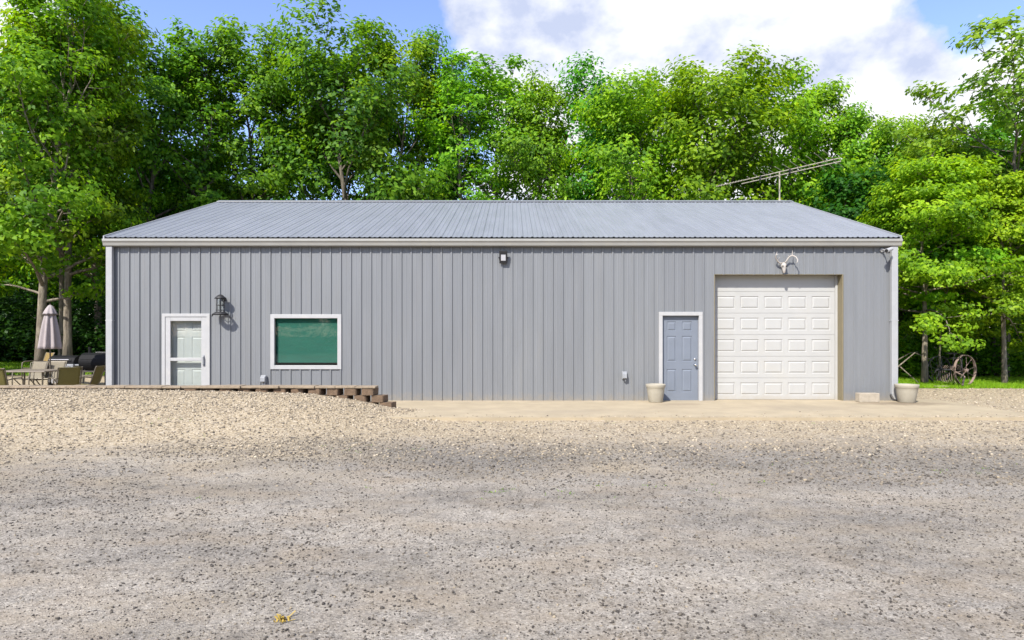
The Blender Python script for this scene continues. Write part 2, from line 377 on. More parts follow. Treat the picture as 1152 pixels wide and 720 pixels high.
# ------------------------------------------------------------------ loose stones (gravel)
ph = (1+5**.5)/2
ICO = np.array([(-1,ph,0),(1,ph,0),(-1,-ph,0),(1,-ph,0),(0,-1,ph),(0,1,ph),(0,-1,-ph),(0,1,-ph),(ph,0,-1),(ph,0,1),(-ph,0,-1),(-ph,0,1)])/math.hypot(1, ph)
ICF = np.array([(0,11,5),(0,5,1),(0,1,7),(0,7,10),(0,10,11),(1,5,9),(5,11,4),(11,10,2),(10,7,6),(7,1,8),(3,9,4),(3,4,2),(3,2,6),(3,6,8),(3,8,9),(4,9,5),(2,4,11),(6,2,10),(8,6,7),(9,8,1)])
def stones(x, y, size, tint, rng, sink=.25):
    n = len(x); z = ground_z(x, y)
    sc = size[:, None]*np.stack([rng.uniform(.75, 1.35, n), rng.uniform(.6, 1.1, n), rng.uniform(.4, .8, n)], 1)
    P = ICO[None]*(1+rng.normal(0, .16, (n, 12, 1)))*sc[:, None, :]
    a = rng.uniform(0, 6.28, n); ca_, sa_ = np.cos(a)[:, None], np.sin(a)[:, None]
    b = rng.normal(0, .35, n); cb, sb = np.cos(b)[:, None], np.sin(b)[:, None]
    X, Y, Z = P[..., 0], P[..., 1], P[..., 2]
    Y, Z = Y*cb-Z*sb, Y*sb+Z*cb
    X, Y = X*ca_-Y*sa_, X*sa_+Y*ca_
    V = np.stack([X+x[:, None], Y+y[:, None], Z+(z+sc[:, 2]*(1-2*sink))[:, None]], -1).reshape(-1, 3)
    Fc = (ICF[None]+(np.arange(n)*12)[:, None, None]).reshape(-1, 3)
    return V, Fc, np.repeat(tint, 20)
rng = np.random.default_rng(3)
parts = []
def scatter(n, y0, y1, smin, smax, tfun, keep=None, pw=1.0):
    u = rng.random(n)**pw; y = y0+(y1-y0)*u
    half = .83*y+1.2; x = rng.uniform(-1, 1, n)*half
    k = np.ones(n, bool) if keep is None else keep(x, y)
    x, y = x[k], y[k]; m = len(x)
    s = smin+(smax-smin)*rng.random(m)**2.6
    parts.append((x, y, s, np.clip(tfun(x, y, m), 0, 1)))
on_pad = lambda x, y: (x > -2.0) & (x < 10.6) & (y > 12.15)
def clumpy(x, y, thr):
    return (lump(x*2.3, y*4.1)*1.6+rng.normal(0, .28, len(x))) > thr
grey = lambda x, y, m: .05+.30*rng.random(m)**1.5 + .35*(rng.random(m) < .10)
tanf = lambda x, y, m: .45+.5*rng.random(m)
scatter(36000, 2.9, 9.5,   .0042, .0130, grey, lambda x, y: clumpy(x, y, -.05))
scatter(42000, 2.9, 8.5, .0025, .0070, lambda x, y, m: .03+.5*rng.random(m)**1.3)
scatter(19000, 7.0, 11.5, .007, .022, lambda x, y, m: .08+.62*rng.random(m)**1.2, lambda x, y: (zones(x, y)[2]+.18+rng.normal(0, .1, len(x))) > .3)
scatter(21000, 8.6, 13.55, .008, .024, lambda x, y, m: .25+.7*rng.random(m), lambda x, y: ~on_pad(x, y) & (zones(x, y)[0] > rng.random(len(x))*.9))
def pile(x, y): return (x < -1.4) & (x > -12.5) & (y > 11.4) & (y < 13.62)
scatter(15000, 11.3, 13.6, .010, .028, lambda x, y, m: .42+.55*rng.random(m), pile)
scatter(9000, 12.2, 19.3, .014, .036, lambda x, y, m: .42+.5*rng.random(m), lambda x, y: (x > 10.45+.3*np.sin(y*2)))
acc = [np.concatenate([p[k] for p in parts]) for k in range(4)]
V, Fc, tt = stones(*acc, rng)
# a few stones kicked up on to the edge of the apron
n_ = 260; kx = rng.uniform(-2.2, 10.4, n_); ky = 12.32+rng.exponential(.16, n_); ky = np.minimum(ky, 14.8)
V2, F2, t2 = stones(kx, ky, rng.uniform(.007, .02, n_), .35+.6*rng.random(n_), rng)
V2[:, 2] += np.repeat(.056-ground_z(kx, ky), 12)
F2 = F2+len(V); V = np.concatenate([V, V2]); Fc = np.concatenate([Fc, F2]); tt = np.concatenate([tt, t2])
tag(link('gravel', np_mesh('gravel', V, Fc, M['stone'], tt)), 'loose grey and tan gravel stones strewn over the driveway', 'gravel', kind='stuff')

# ------------------------------------------------------------------ building
YF = 15.40; S = YF/F
BX0, BX1, BD = -9.88, 9.405, 11.8
YR = YF+BD/2; EZ, RZ = 4.03, 6.15
SLOPE = (RZ-EZ)/(YR-15.26)
wx = lambda px: (px-CX)*S
wz = lambda py: CH+(HY-py)*S
bld = thing('metal_building', 'long grey ribbed metal building with low gable roof', 'building', (-.23, YF, 0))

OPEN = {  # x0, x1, z0, z1 of every opening in the front wall
 'white': (wx(185.5), wx(234.5), 0, wz(355)), 'window': (wx(306.5), wx(382.5), wz(413.5), wz(355.5)),
 'blue': (wx(743), wx(788), 0, wz(353)), 'garage': (wx(803), wx(948), 0, wz(309)),
}
def ribbed(x0, x1, z0, z1f, opens, pitch=.2465, h=.026):
    bps = []
    k = math.floor(x0/pitch)
    while k*pitch < x1:
        c = k*pitch
        for dx, hh in ((-.030, 0), (-.016, h), (.016, h), (.030, 0), (pitch*.5-.016, 0), (pitch*.5, .004), (pitch*.5+.016, 0)): bps.append((c+dx, hh))
        k += 1
    bx = np.array([b[0] for b in bps]); bh = np.array([b[1] for b in bps])
    X = sorted(set([x for x in bx if x0 < x < x1]+[x0, x1]+[v for o in opens for v in o[:2]]))
    mb = MB()
    for a, b in zip(X[:-1], X[1:]):
        if b-a < 1e-5: continue
        ya, yb = -np.interp(a, bx, bh), -np.interp(b, bx, bh)
        segs = [(z0, None)]
        mid = (a+b)/2
        for o in opens:
            if o[0] < mid < o[1]:
                segs = [(z0, o[2])] if o[2] > z0+.02 else []
                segs.append((o[3], None)); break
        for s0, s1 in segs:
            za, zb = (z1f(a), z1f(b)) if s1 is None else (s1, s1)
            mb.quad((a, ya, s0), (b, yb, s0), (b, yb, zb), (a, ya, za))
    return mb
fw = ribbed(BX0, BX1, .03, lambda x: 3.86, list(OPEN.values())).xform(lambda v: (v[0], v[1]+YF, v[2]))
fw.build('wall', M['siding'], bld, 'front wall with door, window and garage openings')
gab = lambda u: 3.86+SLOPE*(BD/2-abs(u-BD/2))
ribbed(0, BD, .03, gab, []).xform(lambda v: (BX0+v[1], YF+BD-v[0], v[2])).build('wall', M['siding'], bld)
ribbed(0, BD, .03, gab, []).xform(lambda v: (BX1-v[1], YF+v[0], v[2])).build('wall', M['siding'], bld)
ribbed(BX0, BX1, .03, lambda x: 3.86, []).xform(lambda v: (-v[0]+BX0+BX1, YF+BD-v[1], v[2])).build('wall', M['siding'], bld)
# roof : ribbed sheets, ridge cap, dark closure strip
RX0, RX1 = -9.895, 9.43
def roof_sheet(flip):
    p = .2465; bps = []
    k = math.floor(RX0/p)
    while k*p < RX1:
        c = k*p
        for dx, hh in ((-.034, 0), (-.014, .019), (.014, .019), (.034, 0), (p*.5-.03, 0), (p*.5-.012, .010), (p*.5+.012, .010), (p*.5+.03, 0)): bps.append((c+dx, hh))
        k += 1
    bps = [b for b in bps if RX0 < b[0] < RX1]; bps = [(RX0, 0)]+bps+[(RX1, 0)]
    y0 = 15.25; mb = MB()
    ny_ = 5
    for (a, ha), (b, hb) in zip(bps[:-1], bps[1:]):
        for i in range(ny_):
            ya = y0+(YR-y0)*i/ny_; yb = y0+(YR-y0)*(i+1)/ny_
            za = EZ+SLOPE*(ya-15.26); zb = EZ+SLOPE*(yb-15.26)
            mb.quad((a, ya, za+ha), (b, ya, za+hb), (b, yb, zb+hb), (a, yb, zb+ha))
    if flip: mb.xform(lambda v: (v[0], 2*YR-v[1], v[2])); mb.f = [f[::-1] for f in mb.f]
    return mb
r1 = roof_sheet(False); r2 = roof_sheet(True)
k = len(r1.v); r1.v += r2.v; r1.f += [tuple(i+k for i in f) for f in r2.f]
roof = r1.build('roof', M['roof'], bld)
MB().extrude([(YR-.17, RZ-.058+.034), (YR-.165, RZ-.058+.046), (YR, RZ+.052), (YR+.165, RZ-.058+.046), (YR+.17, RZ-.058+.034), (YR, RZ+.034)], RX0-.02, RX1+.02).build('ridge_cap', M['roof'], roof)
MB().extrude([(15.30, EZ-.02), (15.30, EZ+.008), (YR, RZ-.012), (2*YR-15.30, EZ+.008), (2*YR-15.30, EZ-.02), (YR, RZ-.09)], RX0+.03, RX1-.03).build('roof_deck', M['deck'], roof)
for xa, xb in ((RX0-.012, RX0+.02), (RX1-.02, RX1+.012)):
    MB().extrude([(15.24, EZ-.14), (15.24, EZ+.036), (YR, RZ+.03), (2*YR-15.24, EZ+.036), (2*YR-15.24, EZ-.14), (YR, RZ-.15)], xa, xb).build('rake_trim', M['greytrim'], roof)
def gutter(sgn):
    g = [(15.22, 3.98), (15.212, 3.9877), (15.205, 3.9745), (15.205, 3.9305), (15.23, 3.8975), (15.245, 3.8315), (15.26, 3.815), (15.35, 3.815), (15.35, 3.9635), (15.343, 3.9635), (15.343, 3.8238), (15.26, 3.826), (15.25, 3.8425), (15.235, 3.903), (15.215, 3.936)]
    mb = MB().extrude(g, RX0-.015, RX1+.015)
    if sgn < 0: mb.xform(lambda v: (v[0], 2*YR-v[1], v[2])); mb.f = [f[::-1] for f in mb.f]
    return mb
gutter(1).build('gutter', M['gutter'], bld); gutter(-1).build('gutter', M['gutter'], bld)
MB().box(BX0, BX1, 15.353, YF+.02, 3.82, 3.845).build('soffit', M['gutter'], bld)
MB().box(RX0, RX1, 15.353, 15.368, 3.846, 4.0).build('fascia', M['gutter'], bld)
# corner trims
for xa, xb in ((BX0-.012, BX0+.10), (BX1-.10, BX1+.012)):
    for ya, yb in ((YF-.03, YF+.10), (YF+BD-.10, YF+BD+.03)):
        MB().box(xa, xb, ya, yb, .02, 3.81).build('corner_trim', M['greytrim'], bld)
MB().box(BX0+.1, OPEN['white'][0]-.05, YF-.012, YF+.01, .005, .045).box(OPEN['white'][1]+.05, OPEN['blue'][0]-.05, YF-.012, YF+.01, .005, .045).box(OPEN['blue'][1]+.05, OPEN['garage'][0]-.06, YF-.012, YF+.01, .005, .045).box(OPEN['garage'][1]+.06, BX1-.1, YF-.012, YF+.01, .005, .045).build('base_trim', M['greytrim'], bld)
# downspouts
def spout(px, kick):
    x = wx(px); mb = MB().box(x-.075, x+.075, YF-.125, YF-.035, .22, 3.813)
    mb.box(x-.088, x+.088, YF-.128, YF-.032, 2.0, 2.025)
    pr = [(x-.085, .22), (x+.085, .22)]
    k = len(mb.v)
    for (xa, xb, z0) in ((x-.085, x+.085, .22), (x-.06+kick*.05, x+.10+kick*.05, .10), (x+kick*.16-.0, x+kick*.16+.13, .055)):
        mb.v += [(xa, YF-.125, z0), (xb, YF-.125, z0+.01), (xb, YF-.035, z0+.01), (xa, YF-.035, z0)]
    for i in range(2):
        for j in range(4):
            a = k+4*i+j; b = k+4*i+(j+1) % 4; mb.f.append((b, a, a+4, b+4))
    return mb.build('downspout', M['spout'], bld, bevel=.008)
spout(126, .6); spout(1003.5, 1)

def panelled(mb, x0, x1, z0, z1, panels, yf, depth=.010, bev=.022):
    """door face at y=yf with raised panels: groove round each panel"""
    xs_ = sorted({x0, x1, *[v for p in panels for v in (p[0], p[1])]}); zs_ = sorted({z0, z1, *[v for p in panels for v in (p[2], p[3])]})
    for a, b in zip(xs_[:-1], xs_[1:]):
        for c, d in zip(zs_[:-1], zs_[1:]):
            mx_, mz_ = (a+b)/2, (c+d)/2
            if not any(p[0] < mx_ < p[1] and p[2] < mz_ < p[3] for p in panels):
                mb.quad((a, yf, c), (b, yf, c), (b, yf, d), (a, yf, d))
    for p0, p1, q0, q1 in panels:
        rings = [(0, 0), (bev*.45, depth), (bev*.8, depth), (bev*1.9, -depth*.1)]
        pts = [[(p0+i, yf+dd, q0+i), (p1-i, yf+dd, q0+i), (p1-i, yf+dd, q1-i), (p0+i, yf+dd, q1-i)] for i, dd in rings]
        for A, B in zip(pts[:-1], pts[1:]):
            for j in range(4): mb.quad(A[j], A[(j+1) % 4], B[(j+1) % 4], B[j])
        mb.quad(*pts[-1])
    return mb
# --- garage door
gx0, gx1, _, gz1 = OPEN['garage']; YG = YF+.25
gd = MB(); rows = 5; sh = .537
cols = 5; cw = .592; gxa = 6.50-cols*cw/2
pan = []
for r in range(6):
    z0 = .055+r*sh
    P = [(gxa+c*cw+.065, gxa+c*cw+cw-.065, z0+.11, z0+.42) for c in range(cols)] if r < 5 else []
    za, zb = z0+.004, min(z0+sh-.004, 3.2)
    panelled(gd, gx0-.05, gx1+.05, za, zb, P, YG, depth=.014, bev=.026)
    gd.quad((gx0-.05, YG, zb), (gx1+.05, YG, zb), (gx1+.05, YG+.012, zb+.004), (gx0-.05, YG+.012, zb+.004))
    gd.quad((gx0-.05, YG+.012, zb+.004), (gx1+.05, YG+.012, zb+.004), (gx1+.05, YG, zb+.008), (gx0-.05, YG, zb+.008))
gdo = gd.build('garage_door', M['garage'], bld)
MB().box(gx0-.05, gx1+.05, YG-.006, YG+.03, .008, .055).build('bottom_seal', M['dark'], gdo)
fr = MB().box(gx0-.004, gx0+.02, YF-.022, YG-.012, .02, gz1+.0).box(gx1-.02, gx1+.004, YF-.022, YG-.012, .02, gz1).box(gx0-.004, gx1+.004, YF-.022, YG-.012, gz1+.001, gz1+.010)
fr.build('door_frame', M['tantrim'], gdo)
for xa, xb in ((gx1-.075, gx1-.022), (gx0+.022, gx0+.05)): MB().box(xa, xb, YG-.05, YG-.014, .02, gz1-.002).build('door_stop', M['garage'], gdo)
# --- blue door
x0, x1, _, z1 = OPEN['blue']; ya = YF+.06
px0, px1 = x0+.045, x1-.045
def six_panels(px0, px1, z0, z1):
    w = px1-px0; h = z1-z0
    out_ = []
    for a, b in ((.14, .40), (.56, .84)):
        for c, d in ((.10, .37), (.46, .76), (.82, .93)): out_.append((px0+a*w, px0+b*w, z0+c*h, z0+d*h))
    return out_
bd = panelled(MB(), px0, px1, .05, z1-.045, six_panels(px0, px1, .05, z1-.045), ya, depth=.012, bev=.024)
bdo = bd.build('door', M['bluedoor'], bld, 'blue six-panel entry door')
MB().frame(x0-.045, x1+.045, .02, z1+.045, .09, YF-.04, YF+.055, bottom=False).build('door_frame', M['trimw'], bdo, bevel=.004)
MB().box(x0-.02, x1+.02, YF-.05, ya, .02, .048).build('threshold', M['steel'], bdo)
kx = px1-.075
MB().tube([(kx, ya, .93), (kx, ya-.05, .93)], [.033, .012], 12).tube([(kx, ya-.05, .93), (kx, ya-.065, .93), (kx, ya-.085, .93), (kx, ya-.095, .93)], [.015, .030, .032, .018], 14).build('door_knob', M['chrome'], bdo, smooth=True)
MB().tube([(kx, ya, 1.07), (kx, ya-.022, 1.07)], [.032, .028], 14).build('deadbolt', M['chrome'], bdo, smooth=True)
# --- white storm door
x0, x1, _, z1 = OPEN['white']; ya = YF+.0
MBd = MB().frame(x0-.05, x1+.05, .02, z1+.045, .075, YF-.045, YF+.09, bottom=False)
s0, s1, sz = x0+.028, x1-.028, z1-.033
sd = MB().box(s0, s0+.12, YF-.03, YF+.012, .04, sz).box(s1-.135, s1, YF-.03, YF+.012, .04, sz).box(s0+.12, s1-.135, YF-.03, YF+.012, sz-.10, sz).box(s0+.12, s1-.135, YF-.03, YF+.012, .04, .26).box(s0+.12, s1-.135, YF-.03, YF+.012, wz(406), wz(402.5))
sdo = sd.build('storm_door', M['trimw'], bld, 'white full-view storm door', bevel=.005)
MBd.build('door_frame', M['trimw'], sdo, bevel=.004)
MB().box(s0+.10, s1-.12, YF-.012, YF-.006, .24, sz-.09).build('pane', M['pane'], sdo)
hx = wx(230)
MB().tube([(hx, YF-.03, wz(411)), (hx, YF-.075, wz(409.5)), (hx, YF-.075, wz(402)), (hx, YF-.03, wz(400.5))], .014, 8).box(hx-.02, hx+.02, YF-.040, YF-.029, wz(412), wz(399.5)).build('handle', M['boxgrey'], sdo)
idr = panelled(MB(), x0+.03, x1-.03, .05, z1-.03, six_panels(x0+.03, x1-.03, .05, z1-.03), YF+.13, depth=.008, bev=.026)
idr.build('door', M['whitedoor'], bld, 'white panelled inner door behind the storm door')
# --- window
x0, x1, z0, z1 = OPEN['window']
wd = MB().frame(x0-.04, x1+.04, z0-.04, z1+.04, .095, YF-.035, YF+.05)
wo = wd.build('window', M['trimw'], bld, 'white framed window with green shade', bevel=.004)
MB().box(x0+.056, x1-.056, YF+.012, YF+.018, z0+.056, z1-.056).build('pane', M['pane'], wo)
sh_ = MB(); n = 60
for i in range(n):
    za = z0+.12+(z1-z0-.15)*i/n; zb = z0+.12+(z1-z0-.15)*(i+1)/n
    sh_.quad((x0+.07, YF+.07, za), (x1-.055, YF+.07, za), (x1-.055, YF+.077, (za+zb)/2), (x0+.07, YF+.077, (za+zb)/2))
    sh_.quad((x0+.07, YF+.077, (za+zb)/2), (x1-.055, YF+.077, (za+zb)/2), (x1-.055, YF+.07, zb), (x0+.07, YF+.07, zb))
sh_.build('roller_shade', M['shade'], wo)
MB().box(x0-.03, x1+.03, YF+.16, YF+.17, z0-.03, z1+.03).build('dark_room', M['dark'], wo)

# ------------------------------------------------------------------ things on the wall
# nautical lantern
p = at(252, 345, YF); lx = p[0]; lr = thing('wall_lantern', 'black caged barn lantern on the wall between white door and window', 'wall lamp', (lx, YF, 2.1))
yc = YF-.19
MB().lathe([(.055, 0), (.055, .02), (.03, .03)], (0, 0, 0), 16, capb=True, capt=True).xform(lambda v: (lx+v[0], YF-.024-v[2], 2.50+v[1])).tube([(lx, YF-.04, 2.50), (lx, yc+.05, 2.56), (lx, yc, 2.58)], .014, 8).build('bracket', M['black'], lr)
MB().lathe([(.012, .30+.24), (.05, .525), (.075, .50), (.125, .455), (.12, .445), (.06, .47)], (lx, yc, 2.06), 24).build('cap', M['black'], lr, smooth=True)
MB().lathe([(.062, .18), (.068, .24), (.068, .40), (.06, .46)], (lx, yc, 2.06), 20).build('glass_jar', M['pane'], lr, smooth=True)
cg = MB()
for a in range(6):
    b = a*math.pi/3; cg.tube([(lx+.078*math.cos(b), yc+.078*math.sin(b), 2.52), (lx+.082*math.cos(b), yc+.082*math.sin(b), 2.36), (lx+.082*math.cos(b), yc+.082*math.sin(b), 2.22), (lx+.13*math.cos(b), yc+.13*math.sin(b), 2.16)], .007, 6)
for zz, rr in ((2.36, .083), (2.25, .086)):
    cg.tube([(lx+rr*math.cos(a*math.pi/10), yc+rr*math.sin(a*math.pi/10), zz) for a in range(21)], .008, 6)
cg.build('cage', M['black'], lr)
MB().lathe([(.10, 2.21), (.165, 2.165), (.175, 2.14), (.16, 2.15), (.09, 2.19)], (lx, yc, 0), 28).tube([(lx+.16, yc, 2.15), (lx+.20, yc, 2.10), (lx+.21, yc, 2.06)], .012, 6).tube([(lx-.16, yc, 2.15), (lx-.185, yc, 2.11)], .012, 6).build('flared_ring', M['black'], lr, smooth=True)
lr.scale = (1.12, 1.0, 1.08)
# LED flood
p = at(566.3, 290, YF); fx, fz = p[0], p[2]; fl = thing('flood_light', 'black framed square flood light under the eave at mid wall', 'flood light', (fx, YF, fz))
tilt = lambda v: (fx+v[0], YF-.13+(v[1])*.95-(v[2])*.22, fz+v[2]*.97+v[1]*.2)
MB().box(-.097, .097, .0, .05, -.155, .155).xform(tilt).build('housing', M['black'], fl, bevel=.01)
MB().box(-.056, .056, -.006, -.0005, -.085, .060).xform(tilt).build('lens', M['panel'], fl)
MB().tube([(fx-.11, YF-.03, fz), (fx-.11, YF-.11, fz), ], .012, 6).tube([(fx+.11, YF-.03, fz), (fx+.11, YF-.11, fz)], .012, 6).box(fx-.12, fx+.12, YF-.036, YF-.024, fz-.02, fz+.02).build('bracket', M['black'], fl)
# security camera
p = at(991, 283, YF); sx, szz = p[0], p[2]; sc_ = thing('security_camera', 'small white security camera under the eave by the right corner', 'camera', (sx, YF, szz))
MB().tube([(sx+.01, YF-.02, szz+.03), (sx+.01, YF-.05, szz+.03)], [.05, .045], 14).tube([(sx+.01, YF-.05, szz+.03), (sx, YF-.30, szz+.01)], .018, 8).build('mount', M['trimw'], sc_)
MB().tube([(sx+.10, YF-.26, szz+.03), (sx-.09, YF-.38, szz-.03)], [.046, .050], 16).build('body', M['trimw'], sc_)
MB().tube([(sx-.089, YF-.3795, szz-.0298), (sx-.097, YF-.385, szz-.0325)], [.040, .038], 16).build('lens', M['black'], sc_)
# outlet boxes
def outlet(px, py, label, cat, w, h):
    q = at(px, py, YF); o = thing('outlet_box', label, cat, (q[0], YF, q[2]), 'electrical boxes on the front wall')
    MB().box(q[0]-w/2, q[0]+w/2, YF-.075, YF-.026, q[2]-h/2, q[2]+h/2).build('back_box', M['boxgrey'], o, bevel=.01)
    MB().extrude([(YF-.077, q[2]-h*.42), (YF-.135, q[2]-h*.36), (YF-.125, q[2]+h*.25), (YF-.077, q[2]+h*.42)], q[0]-w*.44, q[0]+w*.44).build('flip_cover', M['boxgrey'], o, bevel=.008)
    MB().tube([(q[0]+w*.2, YF-.06, q[2]-h*.5), (q[0]+w*.2, YF-.06, q[2]-h*.5-.05)], .02, 8).build('conduit', M['boxgrey'], o)
outlet(702, 422, 'grey covered outlet box on the wall left of the blue door', 'outlet box', .12, .19)
outlet(297.5, 426, 'grey covered outlet box low on the wall below the window', 'outlet box', .13, .18)
# deer skull with antlers
p = at(880, 299, YF); dx, dz = p[0], p[2]; dk = thing('deer_skull', 'bleached deer skull with antlers above the garage door', 'skull', (dx, YF, dz))
sk = MB(); prof = [(-.17, .018, .020, .10), (-.15, .034, .028, .105), (-.09, .040, .034, .105), (-.03, .058, .046, .10), (.02, .068, .058, .09), (.06, .060, .055, .075), (.09, .035, .04, .06), (.10, .01, .012, .055)]
k = 0
for zz, rx, ry, yo in prof:
    for j in range(14):
        a = 2*math.pi*j/14; sk.v.append((dx+rx*math.cos(a), YF-yo+ry*math.sin(a), dz-.02+zz))
for i in range(len(prof)-1):
    for j in range(14):
        a = i*14+j; b = i*14+(j+1) % 14; sk.f.append((a, b, b+14, a+14))
sko = sk.build('skull', M['bone'], dk, smooth=True)
for sg in (-1, 1):
    MB().lathe([(.0, -.004), (.014, -.003), (.019, .004), (.017, .012)], (0, 0, 0), 12).xform(lambda v: (dx+sg*.044+v[0], YF-.139-v[2], dz-.025+v[1])).build('eye_socket', M['dark'], sko)
MB().tube([(dx-.012, YF-.03, dz), (dx+.012, YF-.1, dz)], .02, 6).build('mount', M['bone'], dk)
A1 = [(dx-.03, YF-.085, dz+.06), (dx-.10, YF-.10, dz+.05), (dx-.18, YF-.13, dz+.11), (dx-.235, YF-.17, dz+.19), (dx-.24, YF-.21, dz+.235), (dx-.20, YF-.24, dz+.25)]
A2 = [(dx+.03, YF-.085, dz+.06), (dx+.07, YF-.10, dz+.12), (dx+.11, YF-.13, dz+.20), (dx+.17, YF-.17, dz+.235), (dx+.235, YF-.22, dz+.19), (dx+.265, YF-.25, dz+.12), (dx+.25, YF-.27, dz+.06), (dx+.22, YF-.28, dz+.045)]
MB().tube(A1, [.018, .019, .018, .016, .012, .006], 8).tube([A1[3], (dx-.20, YF-.15, dz+.27), (dx-.18, YF-.13, dz+.33)], [.013, .010, .003], 6).tube([A1[2], (dx-.13, YF-.16, dz+.19)], [.012, .003], 6).build('antler', M['bone'], dk, smooth=True)
MB().tube(A2, [.018, .019, .018, .017, .015, .013, .010, .004], 8).tube([A2[3], (dx+.18, YF-.15, dz+.29), (dx+.19, YF-.14, dz+.36)], [.013, .010, .003], 6).tube([A2[2], (dx+.07, YF-.16, dz+.24)], [.012, .003], 6).build('antler', M['bone'], dk, smooth=True)

# ------------------------------------------------------------------ TV antenna on the ridge
mx0 = at(877, 227, YR)[0]; an = thing('tv_antenna', 'long tilted television antenna on a mast above the roof ridge', 'antenna', (mx0, YR, RZ))
mtop = at(877, 193, YR)[2]
MB().tube([(mx0, YR, RZ+.02), (mx0, YR, mtop)], .026, 8).tube([(mx0, YR, RZ+.03), (mx0, YR, RZ+.09)], .05, 8).build('mast', M['alum'], an)
eL = np.array(at(806, 211.5, YR+1.3)); eR = np.array(at(946, 179.5, YR-1.3))
dB = eR-eL; Lb = np.linalg.norm(dB); dB = dB/Lb
pe = np.array((-dB[1], dB[0], 0)); pe /= np.linalg.norm(pe)
up = np.cross(dB, pe); up *= -1 if up[2] < 0 else 1
for dz_ in (.055, -.055):
    MB().tube([tuple(eL+up*dz_+dB*(.9 if dz_ < 0 else 0)), tuple(eR+up*dz_)], .016, 6).build('boom', M['alum'], an)
for t_ in (.38, .62): 
    q = eL+dB*Lb*t_; MB().box(q[0]-.03, q[0]+.03, q[1]-.03, q[1]+.03, q[2]-.08, q[2]+.08).build('boom_clamp', M['black'], an)
el = []
for i in range(10): el.append((.01+.025*i, .10))
for i in range(11): el.append((.30+.065*i, .34+.10*i))
for t_, hl in el:
    q = eL+dB*Lb*t_+up*.06
    MB().tube([tuple(q-pe*hl), tuple(q+pe*hl)], .011, 5).build('element', M['alum'], an)

# ------------------------------------------------------------------ concrete apron, patio, pots, block
def slab(x0, x1, y0, y1, z0, z1, name, m, nxx=60, nyy=14):
    mb = MB()
    X = np.linspace(x0, x1, nxx); Y = np.linspace(y0, y1, nyy)
    k = len(mb.v); rr = np.random.default_rng(2)
    je = rr.normal(0, .012, nxx)
    for j, y in enumerate(Y):
        for i, x in enumerate(X): mb.v.append((x, y+(je[i] if j == 0 else 0), z1))
    for j in range(nyy-1):
        for i in range(nxx-1): a = j*nxx+i; mb.f.append((a, a+1, a+1+nxx, a+nxx))
    b = len(mb.v)
    for i, x in enumerate(X): mb.v.append((x, y0+je[i], z0))
    for i in range(nxx-1): mb.f.append((b+i, b+i+1, i+1, i))
    for x, c in ((x0, 0), (x1, nxx-1)):
        mb.quad((x, y0+je[c], z0), (x, y1, z0), (x, y1, z1), (x, y0+je[c], z1))
    return mb.build(name, m)
M['apron'] = mat('concrete_apron', (0.367, 0.303, 0.203), 0.9, var=.12, scale=1.6, bump=.15, bscale=60, dark=(.30, .24, .165), dscale=.9, damt=.6, blobs=((9.15, 14.75, (1.3, .5), (.16, .12, .075), .75), (6.4, 13.9, (1.1, .9), (.27, .225, .16), .45), (1.2, 13.2, (1.6, .5), (.30, .25, .18), .4), (3.9, 14.6, (.8, .35), (.24, .19, .125), .5)))
tag(slab(-3.2, 10.55, 12.30, YF+.30, -.05, .055, 'pavement', M['apron']), 'tan concrete apron along the front of the building', kind='structure')
tag(slab(-16.5, BX0-.06, 13.9, 22.0, -.05, .03, 'patio', M['paver'], 30, 20), kind='structure')
tag(slab(BX0-.055, -3.25, 13.9, YF+.10, -.05, .03, 'path', M['paver'], 30, 4), kind='structure')

def pot(px, py, Y, rt, h, label):
    x, y, _ = at(px, py, Y); o = thing('flower_pot', label, 'flower pot', (x, y, .055), 'cream flower pots by the doors')
    MB().lathe([(rt*.66, 0), (rt*.70, .015), (rt*.86, h*.62), (rt*.90, h*.78), (rt*.92, h*.80), (rt*.97, h*.84), (rt, h*.97), (rt*.99, h), (rt*.90, h), (rt*.87, h*.9), (rt*.85, h*.8)], (x, y, .055), 32, capb=True).build('bowl', M['pot'], o, smooth=True)
    MB().lathe([(.001, h*.84), (rt*.86, h*.82)], (x, y, .055), 24, wob=lambda a, z: 1).build('soil', M['soil'], o)
pot(737.6, 455, 15.06, .235, .43, 'cream flower pot standing left of the blue door')
pot(1020, 457, 15.0, .26, .43, 'wide cream flower pot beside the right downspout')
bx = MB().box(at(964, 0, 15.1)[0], at(986.5, 0, 15.1)[0], 14.98, 15.18, .057, .272)
tag(bx.build('concrete_block', M['cblock'], None, bevel=.012, loc=(at(976, 0, 15.1)[0], 15.1, .057)), 'tan concrete block on the apron right of the garage door', 'concrete block')

